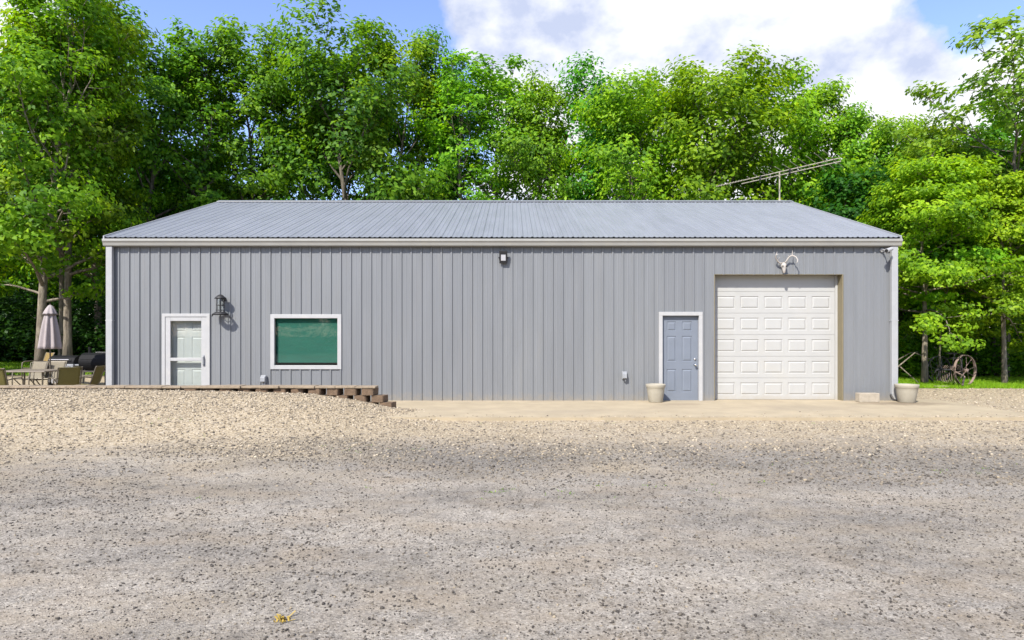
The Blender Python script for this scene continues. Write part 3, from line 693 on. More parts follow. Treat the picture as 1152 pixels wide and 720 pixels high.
# ------------------------------------------------------------------ retaining wall
rw = thing('retaining_wall', 'low stepped retaining wall of brown split-face blocks', 'retaining wall', (-7.5, 13.7, 0))
def bricks():
    mb = MB(); rr = np.random.default_rng(5)
    rows_ = [(-.10, .047, -2.43), (.053, .20, -2.58), (.206, .352, -2.76), (.358, .508, -2.97)]
    for ri, (z0, z1, xe) in enumerate(rows_):
        x = xe - (0 if ri % 2 else .0)
        while x > -13.2:
            w = .30+rr.normal(0, .006); d = rr.normal(0, .012); yf = 13.615+d
            k = len(mb.v)
            nose = .022
            # narrow towards the viewer, wide at the back: wedge shaped block with a rough split front
            for y, ins in ((yf, .045), (yf+.02, .018), (yf+.12, 0.0), (13.87, -.03)):
                for zz in (z0, z1):
                    mb.v += [(x-w+ins+rr.normal(0, .004), y+rr.normal(0, .004), zz), (x-ins+rr.normal(0, .004), y+rr.normal(0, .004), zz)]
            for i in range(3):
                a = k+4*i; b = a+4
                mb.f += [(a, a+1, b+1, b), (a+2, b+2, b+3, a+3), (a, b, b+2, a+2), (a+1, a+3, b+3, b+1)]
            mb.f += [(k, k+2, k+3, k+1), (k+12, k+13, k+15, k+14)]
            x -= .385
    return mb
bricks().build('block_courses', M['block'], rw, bevel=.006)
cp = MB(); rr = np.random.default_rng(9); x = -2.95
while x > -13.2:
    w = .40+rr.uniform(-.03, .05); d = rr.normal(0, .012)
    cp.box(x-w+.004, x, 13.575+d, 13.90,    .512, .558+rr.normal(0, .004)); x -= w
cp.build('cap', M['cap'], rw, bevel=.008)

# ------------------------------------------------------------------ patio furniture
def chair_proto(sm, name, label, group, rocker=False):
    o = thing(name, label, 'patio chair', (0, 0, 0), group)
    # chair faces +y; 0.58 wide, sling back reclined
    n = 8; sl = MB()
    path = [(.26, .40), (.10, .385), (-.12, .37), (-.22, .385), (-.27, .47), (-.33, .66), (-.385, .84), (-.41, .90), (-.425, .905)]
    for (ya, za), (yb, zb) in zip(path[:-1], path[1:]):
        for i in range(n):
            xa = -.24+.48*i/n; xb = -.24+.48*(i+1)/n
            sag = lambda xx: -.02*(1-(xx/.24)**2)
            sl.quad((xa, ya, za+sag(xa)*.7), (xb, ya, za+sag(xb)*.7), (xb, yb, zb+sag(xb)*.7), (xa, yb, zb+sag(xa)*.7))
    s = sl.build('sling', sm, o, smooth=True)
    import bmesh
    bm_ = bmesh.new(); bm_.from_mesh(s.data); bmesh.ops.remove_doubles(bm_, verts=bm_.verts, dist=1e-4); bm_.to_mesh(s.data); bm_.free()
    so = s.modifiers.new('thick', 'SOLIDIFY'); so.thickness = .012
    for sg in (-1, 1):
        x = sg*.265
        MB().tube([(x, y, z) for y, z in path], .016, 7).build('side_rail', M['bronze'], o, smooth=True)
        MB().tube([(x*1.08, .28, .0), (x*1.08, .30, .3), (x*1.1, .28, .58), (x*1.1, .2, .625), (x*1.1, -.05, .63), (x*1.08, -.31, .60)], .016, 7).build('armrest', M['bronze'], o, smooth=True)
        MB().tube([(x, .26, .40), (x, .05, .2), (x, -.12, .12), (x, -.34, 0)], .016, 7).tube([(x, -.36, .012), (x, .30, .012)], .014, 6).build('leg', M['bronze'], o, smooth=True)
    for yb_, zb_ in ((.27, .40), (-.41, .895), (-.1, .13)): MB().tube([(-.265, yb_, zb_), (.265, yb_, zb_)], .014, 6).build('cross_bar', M['bronze'], o)
    return o
G_CH = 'sling patio chairs round the table'
olive = chair_proto(M['olive'], 'patio_chair', 'x', G_CH)
beige = chair_proto(M['beige'], 'patio_chair', 'x', G_CH)
gold = chair_proto(M['golden'], 'patio_chair', 'x', G_CH)
used = set()
def put_chair(proto, px, Y, rz, label, z=None):
    o = proto if proto.name not in used else copy_tree(proto)
    used.add(proto.name)
    x = (px-CX)*Y/F
    zz = float(ground_z(x, Y)); zz = max(zz, .03)
    o.location = (x, Y, zz if z is None else z); o.rotation_euler = (0, 0, R(rz)); o.scale = (.94, .94, .93); o['label'] = label
put_chair(olive, 4, 15.2, 8, 'olive sling patio chair cut off by the left edge, back turned to the driveway')
put_chair(olive, 73, 15.6, 52, 'olive sling patio chair right of the table, seen from behind')
put_chair(olive, 95, 16.0, 100, 'olive sling patio chair seen side on, nearest the building corner')
put_chair(beige, 33, 18.15, 172, 'beige sling patio chair behind the table, left of the umbrella')
put_chair(beige, 56, 18.3, 186, 'beige sling patio chair behind the table, right at the umbrella pole')
put_chair(gold, 41, 19.6, 150, 'golden tan sling patio chair farthest back, beneath the tree trunk', .25)
tx, ty = -12.93, 17.0
tb = thing('patio_table', 'rectangular stone topped patio table under the closed umbrella', 'table', (tx, ty, .03))
MB().box(tx-.66, tx+.66, ty-.48, ty+.48, .675, .71).build('tabletop', M['tabletop'], tb, bevel=.012)
for sx_ in (-1, 1):
    for sy_ in (-1, 1):
        MB().tube([(tx+sx_*.57, ty+sy_*.40, .03), (tx+sx_*.50, ty+sy_*.34, .35), (tx+sx_*.52, ty+sy_*.36, .674)], [.022, .02, .024], 8).build('leg', M['bronze'], tb)
um = thing('patio_umbrella', 'closed mauve patio umbrella standing by the table', 'umbrella', (tx, ty+.62, .03)); uy = ty+.62
MB().tube([(tx, uy, .08), (tx, uy, 2.42)], .02, 10).build('pole', M['bronze'], um)
MB().lathe([(.24, 0), (.25, .03), (.12, .07), (.04, .09), (.03, .30)], (tx, uy, .03), 24, capb=True).build('base', M['black'], um)
fold = lambda a, z: 1+.20*math.sin(8*a)*min(1, max(0, (2.45-z)/.5))+.06*math.sin(3*a+1)
canopy = [(.012, 2.46), (.07, 2.40), (.115, 2.27), (.150, 2.06), (.185, 1.80), (.215, 1.55), (.235, 1.35), (.245, 1.27), (.22, 1.265), (.13, 1.36), (.06, 1.5)]
MB().lathe([(r_, z_) for r_, z_ in canopy], (tx, uy, 0), 64, wob=fold).build('canopy', M['mauve'], um, smooth=True)
MB().lathe([(.006, 2.50), (.05, 2.475), (.11, 2.38), (.155, 2.27), (.175, 2.22), (.16, 2.235), (.09, 2.33)], (tx, uy, 0), 48, wob=lambda a, z: 1+.09*math.sin(8*a+.4)*min(1, (2.5-z)*5)).build('vent_flap', M['mauve'], um, smooth=True)
MB().tube([(tx, uy, 2.48), (tx, uy, 2.53)], [.016, .01], 8).build('finial', M['bronze'], um)
# gas grill
gx, gy = -13.95, 19.7; gz = max(.03, float(ground_z(gx, gy)))
gg = thing('gas_grill', 'stainless gas grill with a row of chrome knobs behind the umbrella', 'grill', (gx, gy, gz))
MB().box(gx-.40, gx+.40, gy-.25, gy+.28, gz+.12, gz+.56).build('cart', M['steel'], gg, bevel=.01)
MB().box(gx-.42, gx+.42, gy-.30, gy+.28, gz+.562, gz+.72).build('control_panel', M['boxgrey'], gg, bevel=.012)
MB().extrude([(gy-.27, gz+.722), (gy-.26, gz+.80), (gy-.18, gz+.92), (gy-.02, gz+.98), (gy+.16, gz+.95), (gy+.26, gz+.84), (gy+.27, gz+.722)], gx-.41, gx+.41).build('lid', M['smoke'], gg, bevel=.01)
MB().tube([(gx-.30, gy-.26, gz+.86), (gx-.30, gy-.32, gz+.86), (gx+.30, gy-.32, gz+.86), (gx+.30, gy-.26, gz+.86)], .014, 8).build('lid_handle', M['chrome'], gg)
for i in range(4):
    kx_ = gx-.30+.20*i; MB().tube([(kx_, gy-.30, gz+.645), (kx_, gy-.345, gz+.645)], [.036, .030], 12).build('knob', M['chrome'], gg)
for sg in (-1, 1):
    MB().box(gx+sg*.42-(.30 if sg < 0 else 0), gx+sg*.42+(.30 if sg > 0 else 0), gy-.24, gy+.24, gz+.67, gz+.71).build('side_shelf', M['boxgrey'], gg, bevel=.01)
    MB().tube([(gx+sg*.33-.02, gy-.2, gz+.07), (gx+sg*.33+.02, gy-.2, gz+.07)], .07, 14).build('wheel', M['black'], gg)
# barrel smoker
qx, qy = -12.48, 19.0; qz = max(.03, float(ground_z(qx, qy)))
bs = thing('barrel_smoker', 'large black barrel smoker on legs left of the building corner', 'grill', (qx, qy, qz))
MB().tube([(qx-.44, qy, qz+.80), (qx-.42, qy, qz+.80), (qx+.42, qy, qz+.80), (qx+.44, qy, qz+.80)], [.24, .28, .28, .24], 28).build('barrel', M['smoke'], bs, smooth=False)
MB().extrude([(qy+.29*math.cos(a), qz+.80+.29*math.sin(a)) for a in [R(v) for v in (12, 40, 70, 100, 130, 160)]], qx-.38, qx+.38).build('lid', M['boxgrey'] if False else M['smoke'], bs)
MB().box(qx-.06, qx+.40, qy-.06, qy+.20, qz+1.095, qz+1.11).build('top_tray', M['steel'], bs)
for sx_ in (-1, 1):
    for sy_ in (-1, 1):
        MB().tube([(qx+sx_*.34, qy+sy_*.22, qz), (qx+sx_*.30, qy+sy_*.16, qz+.66)], .018, 6).build('leg', M['black'], bs)
MB().box(qx-.40, qx+.40, qy-.52, qy-.29, qz+.53, qz+.56).build('front_shelf', M['weathered'], bs)
MB().tube([(qx-.32, qy+.08, qz+1.0), (qx-.32, qy+.08, qz+1.26)], .04, 12).build('chimney', M['smoke'], bs)

# ------------------------------------------------------------------ old farm rake, leaning pole, plank
rx_, ry_ = at(1071, 0, 20.6)[0], 20.6
rk = thing('hay_rake', 'rusty antique hay rake with tall iron wheels on the grass', 'farm implement', (rx_, ry_, 0))
def iron_wheel(cx, cy, rad, yaw, m, nsp, name='wheel'):
    mb = MB(); c, s = math.cos(yaw), math.sin(yaw)
    pt = lambda a, rr, off=0: (cx+rr*math.cos(a)*c-off*s, cy+rr*math.cos(a)*s+off*c, rad+rr*math.sin(a))
    n = 36
    for i in range(n):   # flat wide tyre band
        a, b = 2*math.pi*i/n, 2*math.pi*(i+1)/n
        for (ra, oa, rb, ob) in ((rad, -.035, rad, .035), (rad-.017, .035, rad-.017, -.035), (rad-.017, -.035, rad, -.035), (rad, .035, rad-.017, .035)):
            mb.quad(pt(a, ra, oa), pt(b, ra, oa), pt(b, rb, ob), pt(a, rb, ob))
    for i in range(nsp):
        a = 2*math.pi*i/nsp+.2; mb.tube([pt(a, .05, (.05 if i % 2 else -.05)), pt(a, rad-.012)], .007, 5)
    mb.tube([pt(0, 0, -.09), pt(0, 0, .09)], .055, 10)
    return mb.build(name, m, rk)
iron_wheel(at(1085.5, 0, 20.5)[0], 20.5, .50, R(20), M['rust'], 10)
iron_wheel(at(1056, 0, 21.4)[0], 21.4, .47, R(12), M['rustdark'], 12)
wa = (at(1085.5, 0, 20.5)[0], 20.5, .5); wb_ = (at(1056, 0, 21.4)[0], 21.4, .47)
MB().tube([wa, wb_], .03, 8).tube([(wa[0]-.1, wa[1], .88), (wb_[0]+.1, wb_[1], .86)], .022, 6).tube([(wa[0]-.1, wa[1], .88), (wa[0]-.12, wa[1], .5)], .018, 6).tube([(wb_[0]+.1, wb_[1], .86), (wb_[0]+.1, wb_[1], .46)], .018, 6).build('axle_frame', M['rustdark'], rk)
tn = MB()
for i in range(9):
    f_ = i/8; bx_ = wb_[0]+.12+(wa[0]-wb_[0]-.26)*f_; by_ = wb_[1]+(wa[1]-wb_[1])*f_
    tn.tube([(bx_, by_, .52), (bx_+.02, by_+.22, .62), (bx_+.03, by_+.36, .42), (bx_+.02, by_+.32, .15), (bx_, by_+.18, .03)], .008, 5)
tn.build('tines', M['rust'], rk)
MB().tube([((wa[0]+wb_[0])/2, 20.95, .5), ((wa[0]+wb_[0])/2-.25, 20.0, .32), ((wa[0]+wb_[0])/2-.5, 19.75, .06)], .026, 6).build('drawbar', M['rust'], rk)
MB().lathe([(.001, 0), (.14, .01), (.17, .05)], ((wa[0]+wb_[0])/2, 20.95, 1.0), 16).tube([((wa[0]+wb_[0])/2, 20.95, .52), ((wa[0]+wb_[0])/2, 20.8, 1.0)], .016, 6).build('seat', M['rustdark'], rk)
b0 = at(1029, 397, 21.6); b1 = at(1000, 421, 21.0)
fb = MB().tube([b1, b0], [.028, .016], 7).tube([b0, at(1046, 404, 22.2), at(1050, 430, 22.4)], [.018, .016, .014], 6).tube([at(1012, 412, 21.3), at(1036, 433, 21.0)], [.02, .012], 6).tube([at(1010, 405, 21.9), at(1024, 397, 22.3), at(1033, 396, 22.6)], [.02, .014, .008], 6)
tag(fb.build('fallen_branch', M['barkpale'], None, loc=(b1[0], 21.3, 0)), 'bare grey fallen branch leaning near the right wall corner', 'branch')
q0 = at(1058, 437, 19.7); pl = MB().box(q0[0]-.2, q0[0]+.22, 19.62, 19.76, .02, .06)
tag(pl.build('wood_plank', M['weathered'], None, bevel=.005, loc=(q0[0], 19.7, .02)), 'short weathered plank lying at the lawn edge by the rake', 'plank')
# dry weed in the driveway
wp = at(318, 699, 3.72); rg = np.random.default_rng(4); wv = MB()
for i in range(26):
    a = rg.uniform(0, 6.28); r_ = rg.uniform(.01, .05); h_ = rg.uniform(.004, .03); bx_ = wp[0]+rg.normal(0, .018); by_ = wp[1]+rg.normal(0, .018); bz = float(ground_z(bx_, by_))
    wv.quad((bx_-.004*math.sin(a), by_+.004*math.cos(a), bz), (bx_+.004*math.sin(a), by_-.004*math.cos(a), bz), (bx_+r_*math.cos(a)+.006*math.sin(a), by_+r_*math.sin(a)-.006*math.cos(a), bz+h_), (bx_+r_*math.cos(a)-.006*math.sin(a), by_+r_*math.sin(a)+.006*math.cos(a), bz+h_))
M['dryweed'] = mat('dry_weed', (0.36, 0.25, 0.05), .9, var=.2, scale=40)
tag(wv.build('dry_weed', M['dryweed'], None, loc=(wp[0], wp[1], 0)), 'small yellow dried weed lying in the driveway', 'weed')

# ------------------------------------------------------------------ trees
def leaf_arrays(Cn, Nn, L, W, rng, droop=.0):
    """one folded rhombic leaf per row of Cn with rough normals Nn"""
    n = len(Cn)
    Nn = Nn/np.linalg.norm(Nn, axis=1, keepdims=True)
    d = rng.normal(0, 1, (n, 3)); d -= Nn*np.sum(d*Nn, 1, keepdims=True); d /= np.linalg.norm(d, axis=1, keepdims=True)
    s = np.cross(Nn, d); l = (L*rng.uniform(.65, 1.3, n))[:, None]; w = l*W
    V = np.stack([Cn-d*l*.5, Cn+s*w*.5+Nn*w*.16, Cn+d*l*.5-Nn*l*droop, Cn-s*w*.5+Nn*w*.16], 1).reshape(-1, 3)
    return V, np.arange(n*4).reshape(n, 4)

def gen_tree(seed, H, tb, Rc, nl, r0, L, cl, bark, leaf, lean=(0, 0), crad=.62, flat=.45, rise=(15, 62), sec=1.0, shape='oval', wob=.35, dead=0.0, top=.80):
    rng = np.random.default_rng(seed)
    mb = MB(); N = 11; tr = []; off = np.zeros(2)
    for i in range(N):
        t = i/(N-1)
        off = off+rng.normal(0, wob*.35, 2)*(.3+t)
        tr.append(np.array((off[0]*t+lean[0]*t**1.4, off[1]*t+lean[1]*t**1.4, H*top*t)))
    rad = [max(.012, r0*(1-(i/(N-1)))**.85*(1.28 if i == 0 else 1)) for i in range(N)]
    mb.tube([tuple(p) for p in tr], rad, 9)
    def on(t):
        f = t*(N-1); i = min(int(f), N-2); return tr[i]*(1-(f-i))+tr[i+1]*(f-i), rad[i]*(1-(f-i))+rad[i+1]*(f-i)
    cl_c, cl_r = [], []
    az = rng.uniform(0, 6.28)
    for k in range(nl):
        u = (k+rng.uniform(0, .8))/nl; t = tb+(0.985-tb)*u
        p, rr = on(t); az += 2.4+rng.normal(0, .35)
        if shape == 'oval': prof = .42+.62*math.sin(math.pi*min(1, .16+u*.74))
        elif shape == 'layer': prof = (1.05-.55*u)*rng.uniform(.75, 1.1)
        else: prof = .55+.6*u-.55*u**5
        Ln = Rc*prof*rng.uniform(.72, 1.15)
        e = R(rise[0]+(rise[1]-rise[0])*u+rng.normal(0, 8))
        pts = [p]; d = np.array((math.cos(az)*math.cos(e), math.sin(az)*math.cos(e), math.sin(e)))
        ns = 6
        for i in range(ns):
            d = d+rng.normal(0, .13, 3)+np.array((0, 0, .045 if shape != 'layer' else -.05)); d /= np.linalg.norm(d)
            pts.append(pts[-1]+d*Ln/ns)
        b0 = min(rr*.62, .014+.020*Ln)
        mb.tube([tuple(q) for q in pts], [max(.008, b0*(1-.85*i/ns)) for i in range(ns+1)], 5, cap=False)
        nsec = max(3, int(Ln*2.0*sec))
        for j in range(nsec):
            f = (.28+.72*(j+rng.uniform(0, .6))/nsec)*ns; i = min(int(f), ns-1); q = pts[i]*(1-(f-i))+pts[i+1]*(f-i) if f < ns else pts[-1]
            dd = (pts[i+1]-pts[i]); dd /= np.linalg.norm(dd)
            sd_ = np.cross(dd, (0, 0, 1)); sd_ /= np.linalg.norm(sd_)+1e-6
            sg = 1 if j % 2 else -1
            d2 = dd*.7+sd_*sg*rng.uniform(.5, 1.0)+np.array((0, 0, rng.uniform(-.15, .5))); d2 /= np.linalg.norm(d2)
            l2 = (.35+.30*Ln*(1-f/ns*.6))*rng.uniform(.6, 1.1)
            q2 = q+d2*l2*.5+rng.normal(0, .05, 3); q3 = q2+d2*l2*.5+np.array((0, 0, .02))
            mb.tube([tuple(q), tuple(q2), tuple(q3)], [.016, .011, .006], 3, cap=False)
            if rng.random() < dead: continue
            for c in ((q3, 1.0), (q2+rng.normal(0, .15, 3), .8)):
                cl_c.append(c[0]); cl_r.append(crad*c[1]*rng.uniform(.65, 1.25))
        cl_c.append(pts[-1]); cl_r.append(crad)
    for i in range(3): cl_c.append(tr[-1]+rng.normal(0, .25, 3)); cl_r.append(crad*.8)
    cc = np.array(cl_c); cr = np.array(cl_r); nc = len(cc)
    per = np.maximum(8, (cl*(cr/crad)**2).astype(int)); own = np.repeat(np.arange(nc), per); n = len(own)
    g = rng.normal(0, 1, (n, 3)); g /= np.linalg.norm(g, axis=1, keepdims=True); g *= (rng.random(n)**.45)[:, None]
    Cn = cc[own]+g*np.stack([cr[own], cr[own], cr[own]*flat], 1)
    axis = np.array([0, 0, H*.5]); out_ = Cn-axis; out_[:, 2] *= .3; out_ /= np.linalg.norm(out_, axis=1, keepdims=True)+1e-6
    Nn = np.array((0, 0, .45))+out_*.70+g*.60+rng.normal(0, .36, (n, 3))
    V, Fc = leaf_arrays(Cn, Nn, L, .58, rng, .12)
    ctint = rng.normal(0, .20, nc)
    tint = np.clip(.45+ctint[own]+rng.normal(0, .20, n), 0, 1)
    crown = np_mesh('crown', V, Fc, M[leaf], tint)
    me = bpy.data.meshes.new('trunk'); me.from_pydata(mb.v, [], mb.f); me.materials.append(M[bark]); me.update()
    me.polygons.foreach_set('use_smooth', [True]*len(me.polygons))
    return me, crown, H, float(V[:, 2].max())

P = {}
P['oakA'] = gen_tree(21, 16, .22, 4.4, 25, .22, .23, 60, 'bark', 'leafA', crad=.82, flat=.6)
P['oakB'] = gen_tree(22, 16, .26, 4.3, 24, .20, .23, 60, 'bark', 'leafC', crad=.88, flat=.6)
P['oakC'] = gen_tree(23, 15, .20, 4.7, 27, .20, .22, 62, 'bark', 'leafB', crad=.86, flat=.6)
P['slim'] = gen_tree(24, 16, .42, 3.2, 26, .15, .20, 42, 'bark', 'leafA', crad=.58, rise=(30, 70), sec=.9, dead=.15)
P['near'] = gen_tree(25, 17, .19, 3.6, 36, .17, .20, 62, 'barkpale', 'leafB', crad=.62, flat=.6, lean=(.9, 0), rise=(20, 66), dead=.16)
P['near2'] = gen_tree(28, 15, .28, 3.8, 34, .15, .20, 60, 'barkpale', 'leafA', crad=.62, flat=.5, rise=(15, 62), dead=.2)
P['maple'] = gen_tree(26, 9, .34, 3.0, 40, .11, .16, 84, 'barkpale', 'leafB', crad=.62, flat=.40, rise=(12, 50), shape='layer', top=.9)
P['walnut'] = gen_tree(27, 11, .36, 4.6, 28, .17, .19, 46, 'bark', 'leafD', crad=.52, flat=.45, lean=(-1.3, 0), rise=(25, 60), shape='vase', sec=.8, wob=.5, top=.85)
P['sapling'] = gen_tree(29, 4.2, .50, 1.5, 16, .035, .14, 50, 'barkpale', 'leafB', crad=.42, flat=.35, rise=(15, 50), shape='layer', top=.95)

def tree(kind, name, px, top, Y, label, wid=1.0, rz=0, group='trees at the edge of the woods', base=None):
    tm, cm, H, zmax = P[kind]
    x = (px-CX)*Y/F; z0 = float(ground_z(x, Y))-.05
    h = (CH+(HY-top)*Y/F)-z0; s = h/zmax
    o = thing(name, label, 'tree', (x, Y, z0), group)
    o.rotation_euler = (0, 0, R(rz)); o.scale = (s*wid, s*wid, s)
    link('trunk', tm, o); link('crown', cm, o)
    return o
T = [
 # left side
 ('near', 'oak_tree', 45, -40, 22.6, 'tall pale trunk tree just left of the umbrella', 1.0, 0),
 ('near2', 'oak_tree', 76, -25, 23.6, 'grey straight trunk tree just right of the umbrella', 1.0, 130),
 ('near2', 'oak_tree', 69, 20, 25.0, 'thin trunk tree half hidden behind the umbrella', .75, 250),
 ('oakC', 'oak_tree', -30, 42, 27.0, 'yellow green tree at the far left edge', 1.0, 75),
 ('near', 'oak_tree', 112, 5, 27.5, 'tree with pale forked trunk left of the building', .95, 200),
 ('oakB', 'oak_tree', 165, 12, 29.5, 'dark trunk tree over the left end of the roof', .95, 10),
 # behind the roof
 ('slim', 'oak_tree', 222, 26, 30.5, 'slim open tree with sky showing through, above the left roof end', 1.0, 40),
 ('oakA', 'oak_tree', 285, 16, 32.0, 'broad tree rising left of the tallest tree behind the roof', .95, 100),
 ('oakB', 'oak_tree', 335, 62, 33.5, 'deep green tree in the dip left of the tallest tree', .95, 310),
 ('oakB', 'oak_tree', 392, 8, 31.5, 'tallest dark green tree behind the left half of the roof', 1.05, 190),
 ('oakA', 'oak_tree', 448, 32, 33.0, 'rounded tree right beside the tallest dark tree', .95, 280),
 ('oakB', 'oak_tree', 486, 36, 34.0, 'narrow dark tree before the dip in the tree line', .7, 60),
 ('slim', 'oak_tree', 520, 66, 32.0, 'thin open tree in the dip, sky between its branches', 1.1, 150),
 ('slim', 'oak_tree', 562, 64, 34.5, 'thin open tree at the middle of the roof ridge', 1.2, 265),
 ('oakA', 'oak_tree', 606, 78, 33.0, 'bushy tree right of the dip in the tree line', .85, 330),
 ('oakB', 'oak_tree', 664, 66, 34.0, 'rounded tree with dark top right of the ridge middle', .9, 20),
 ('oakC', 'oak_tree', 712, 86, 31.5, 'bright green low tree right of the ridge middle', .95, 240),
 ('oakA', 'oak_tree', 752, 70, 34.5, 'tree behind left shoulder of the bright broad tree', .85, 80),
 ('oakC', 'oak_tree', 800, 56, 31.0, 'bright broad tree rising highest on the right half', 1.1, 140),
 ('oakC', 'oak_tree', 868, 72, 32.5, 'bright tree behind the antenna mast', .95, 0),
 ('oakA', 'oak_tree', 918, 94, 31.5, 'tree behind the right tip of the antenna', .9, 210),
 ('oakA', 'oak_tree', 962, 116, 30.0, 'olive green tree over the right end of the roof', .8, 170),
 ('oakC', 'oak_tree', 1012, 126, 29.0, 'light green tree past the right roof corner', .85, 30),
 # right side
 ('maple', 'maple_tree', 1040, 172, 21.2, 'maple with straight pale trunk beside the hay rake', 1.05, 60),
 ('maple', 'maple_tree', 1130, 195, 21.0, 'maple with straight pale trunk near the right edge', 1.0, 200),
 ('walnut', 'walnut_tree', 1166, 48, 22.4, 'tall sparse leaning tree at the upper right', 1.15, 0),
 ('walnut', 'walnut_tree', 1128, 84, 24.0, 'shorter sparse tree just left of the tall leaning one', 1.1, 150),
 ('oakC', 'oak_tree', 1066, 140, 26.5, 'light green tree between the right roof corner and the sparse leaning trees', .8, 260),
 ('oakA', 'oak_tree', 1117, 150, 25.5, 'thick dark trunk tree between the two right maples', .8, 300),
 ('oakC', 'oak_tree', 1215, 140, 24.5, 'bright leafy tree at the right edge', .8, 120),
 ('sapling', 'sapling', 1057, 250, 22.0, 'thin leaning sapling above the hay rake', 1.0, 20),
 ('sapling', 'sapling', 1098, 300, 24.2, 'small leafy sapling behind the large rake wheel', 1.3, 110),
 ('maple', 'maple_tree', 1080, 215, 24.0, 'layered maple deeper in the woods behind the rake', 1.1, 320),
]
for kind, name, px, top, Y, label, wid, rz in T: tree(kind, name, px, top, Y, label, wid, rz)

# deeper woods, one mass, plus unseen trees added for reflection and shade
def woods():
    rng = np.random.default_rng(77); Vs, Fs, Ts, k = [], [], [], 0
    spots = []
    for i in range(70):
        side = rng.random()
        if side < .52: x, y = rng.uniform(-44, -14.5), rng.uniform(28, 50)
        elif side < .94: x, y = rng.uniform(13.5, 42), rng.uniform(26, 48)
        else: x, y = rng.uniform(-15, 15), rng.uniform(38, 52)
        spots.append((x, y))
    for i in range(30): spots.append((-42+84*i/29+rng.normal(0, 1), -34+rng.normal(0, 2.5)))  # unseen row behind the camera, added to darken the window reflection
    low0 = len(spots)
    for i in range(34): spots.append((rng.uniform(-48, -14), rng.uniform(30, 46)))
    for i in range(34): spots.append((rng.uniform(13, 46), rng.uniform(27.5, 44)))
    for i in range(26): spots.append((-40+80*i/25+rng.normal(0, 1), -30+rng.normal(0, 2.0)))  # unseen low trees behind the camera, closing gaps in that reflection
    low1 = len(spots)
    spots += [(-22.5, 18.0), (-27.5, 20.5), (-24.5, 23.0), (23.5, 19.5)]  # unseen off-frame trees, the left ones added to shade the undergrowth
    for si, (x, y) in enumerate(spots):
        _, cm, H, zm = P['sapling' if low0 <= si < low1 else ['oakA', 'oakB', 'oakC', 'near2'][rng.integers(4)]]
        n = len(cm.vertices); co = np.empty(n*3, np.float32); cm.vertices.foreach_get('co', co); co = co.reshape(-1, 4, 3)
        keep = rng.random(len(co)) < (.6 if low0 <= si < low1 else .30); co = co[keep]
        c0 = co.mean(1, keepdims=True); co = c0+(co-c0)*1.65
        a = rng.uniform(0, 6.28); s = rng.uniform(.72, .9)*(.78 if abs(x) < 15 and y > 0 else .95)
        if low0 <= si < low1: s *= rng.uniform(1.2, 2.2)
        X = co[..., 0]*math.cos(a)-co[..., 1]*math.sin(a); Yy = co[..., 0]*math.sin(a)+co[..., 1]*math.cos(a)
        Vv = np.stack([X*s+x, Yy*s+y, co[..., 2]*s+float(ground_z(x, y))], -1).reshape(-1, 3)
        m = len(co); Vs.append(Vv); Fs.append(np.arange(m*4).reshape(m, 4)+k); k += m*4
        Ts.append(np.clip(.42+rng.normal(0, .12)+rng.normal(0, .17, m), 0, 1))
    return spots, np_mesh('woods', np.concatenate(Vs), np.concatenate(Fs), M['leafC'], np.concatenate(Ts))
spots, wm = woods()
tag(link('woods', wm), 'deep green mass of woods plus unseen trees added for reflection and shade', 'woods', kind='stuff')
tk = MB(); rg = np.random.default_rng(5)
for x, y in spots:
    z = float(ground_z(x, y)); r_ = rg.uniform(.09, .2); lx_ = rg.normal(0, .5)
    if y > 0 and abs(x) > 13: tk.tube([(x, y, z-.1), (x+lx_*.3, y, z+3.5), (x+lx_, y, z+7.5)], [r_*1.15, r_, r_*.15], 7)
tko = tk.build('distant_trunks', M['bark'], None, smooth=True); tag(tko, 'dark trunks inside the deeper woods', 'trunks', kind='stuff')

# undergrowth and lawn
def cover(n_cl, region, per, L, name, label, cat, leaf, hmax, seed):
    rng = np.random.default_rng(seed); cs = []
    while len(cs) < n_cl:
        x, y = region(rng)
        h = rng.uniform(.15, (4.6 if y < 0 else hmax*(1+.10*max(0, y-24))))*rng.uniform(.3, 1); cs.append((x, y, float(ground_z(x, y))+h))
    cs = np.array(cs); own = np.repeat(np.arange(n_cl), per); n = len(own)
    g = rng.normal(0, .38, (n, 3)); g[:, 2] *= .5; Cn = cs[own]+g
    Cn[:, 2] = np.maximum(Cn[:, 2], ground_z(Cn[:, 0], Cn[:, 1])+.02)
    V, Fc = leaf_arrays(Cn, np.array((0, -.15, .8))+rng.normal(0, .4, (n, 3)), L, .6, rng, .1)
    tt_ = np.clip(.4+rng.normal(0, .16, n_cl)[own]+rng.normal(0, .15, n), 0, 1)
    tag(link(name, np_mesh(name, V, Fc, M[leaf], tt_)), label, cat, kind='stuff')
def reg(rng):
    q = rng.random()
    if q < .26: return rng.uniform(-48, 48), rng.uniform(-34, -24)  # unseen cover behind the camera, added to darken the window reflection
    return rng.uniform(-46, -12.6), 25.5+17*rng.random()**1.3
def reg2(rng):
    return rng.uniform(12.6, 42), 23.6+18*rng.random()**1.2
cover(4600, reg, 38, .20, 'undergrowth', 'dark leafy undergrowth left of the building, plus unseen cover added behind the camera', 'undergrowth', 'leafU', 2.6, 41)
cover(2400, reg2, 38, .20, 'undergrowth', 'green leafy undergrowth beneath the trees right of the building', 'undergrowth', 'leafA', 2.8, 42)
rng = np.random.default_rng(8)
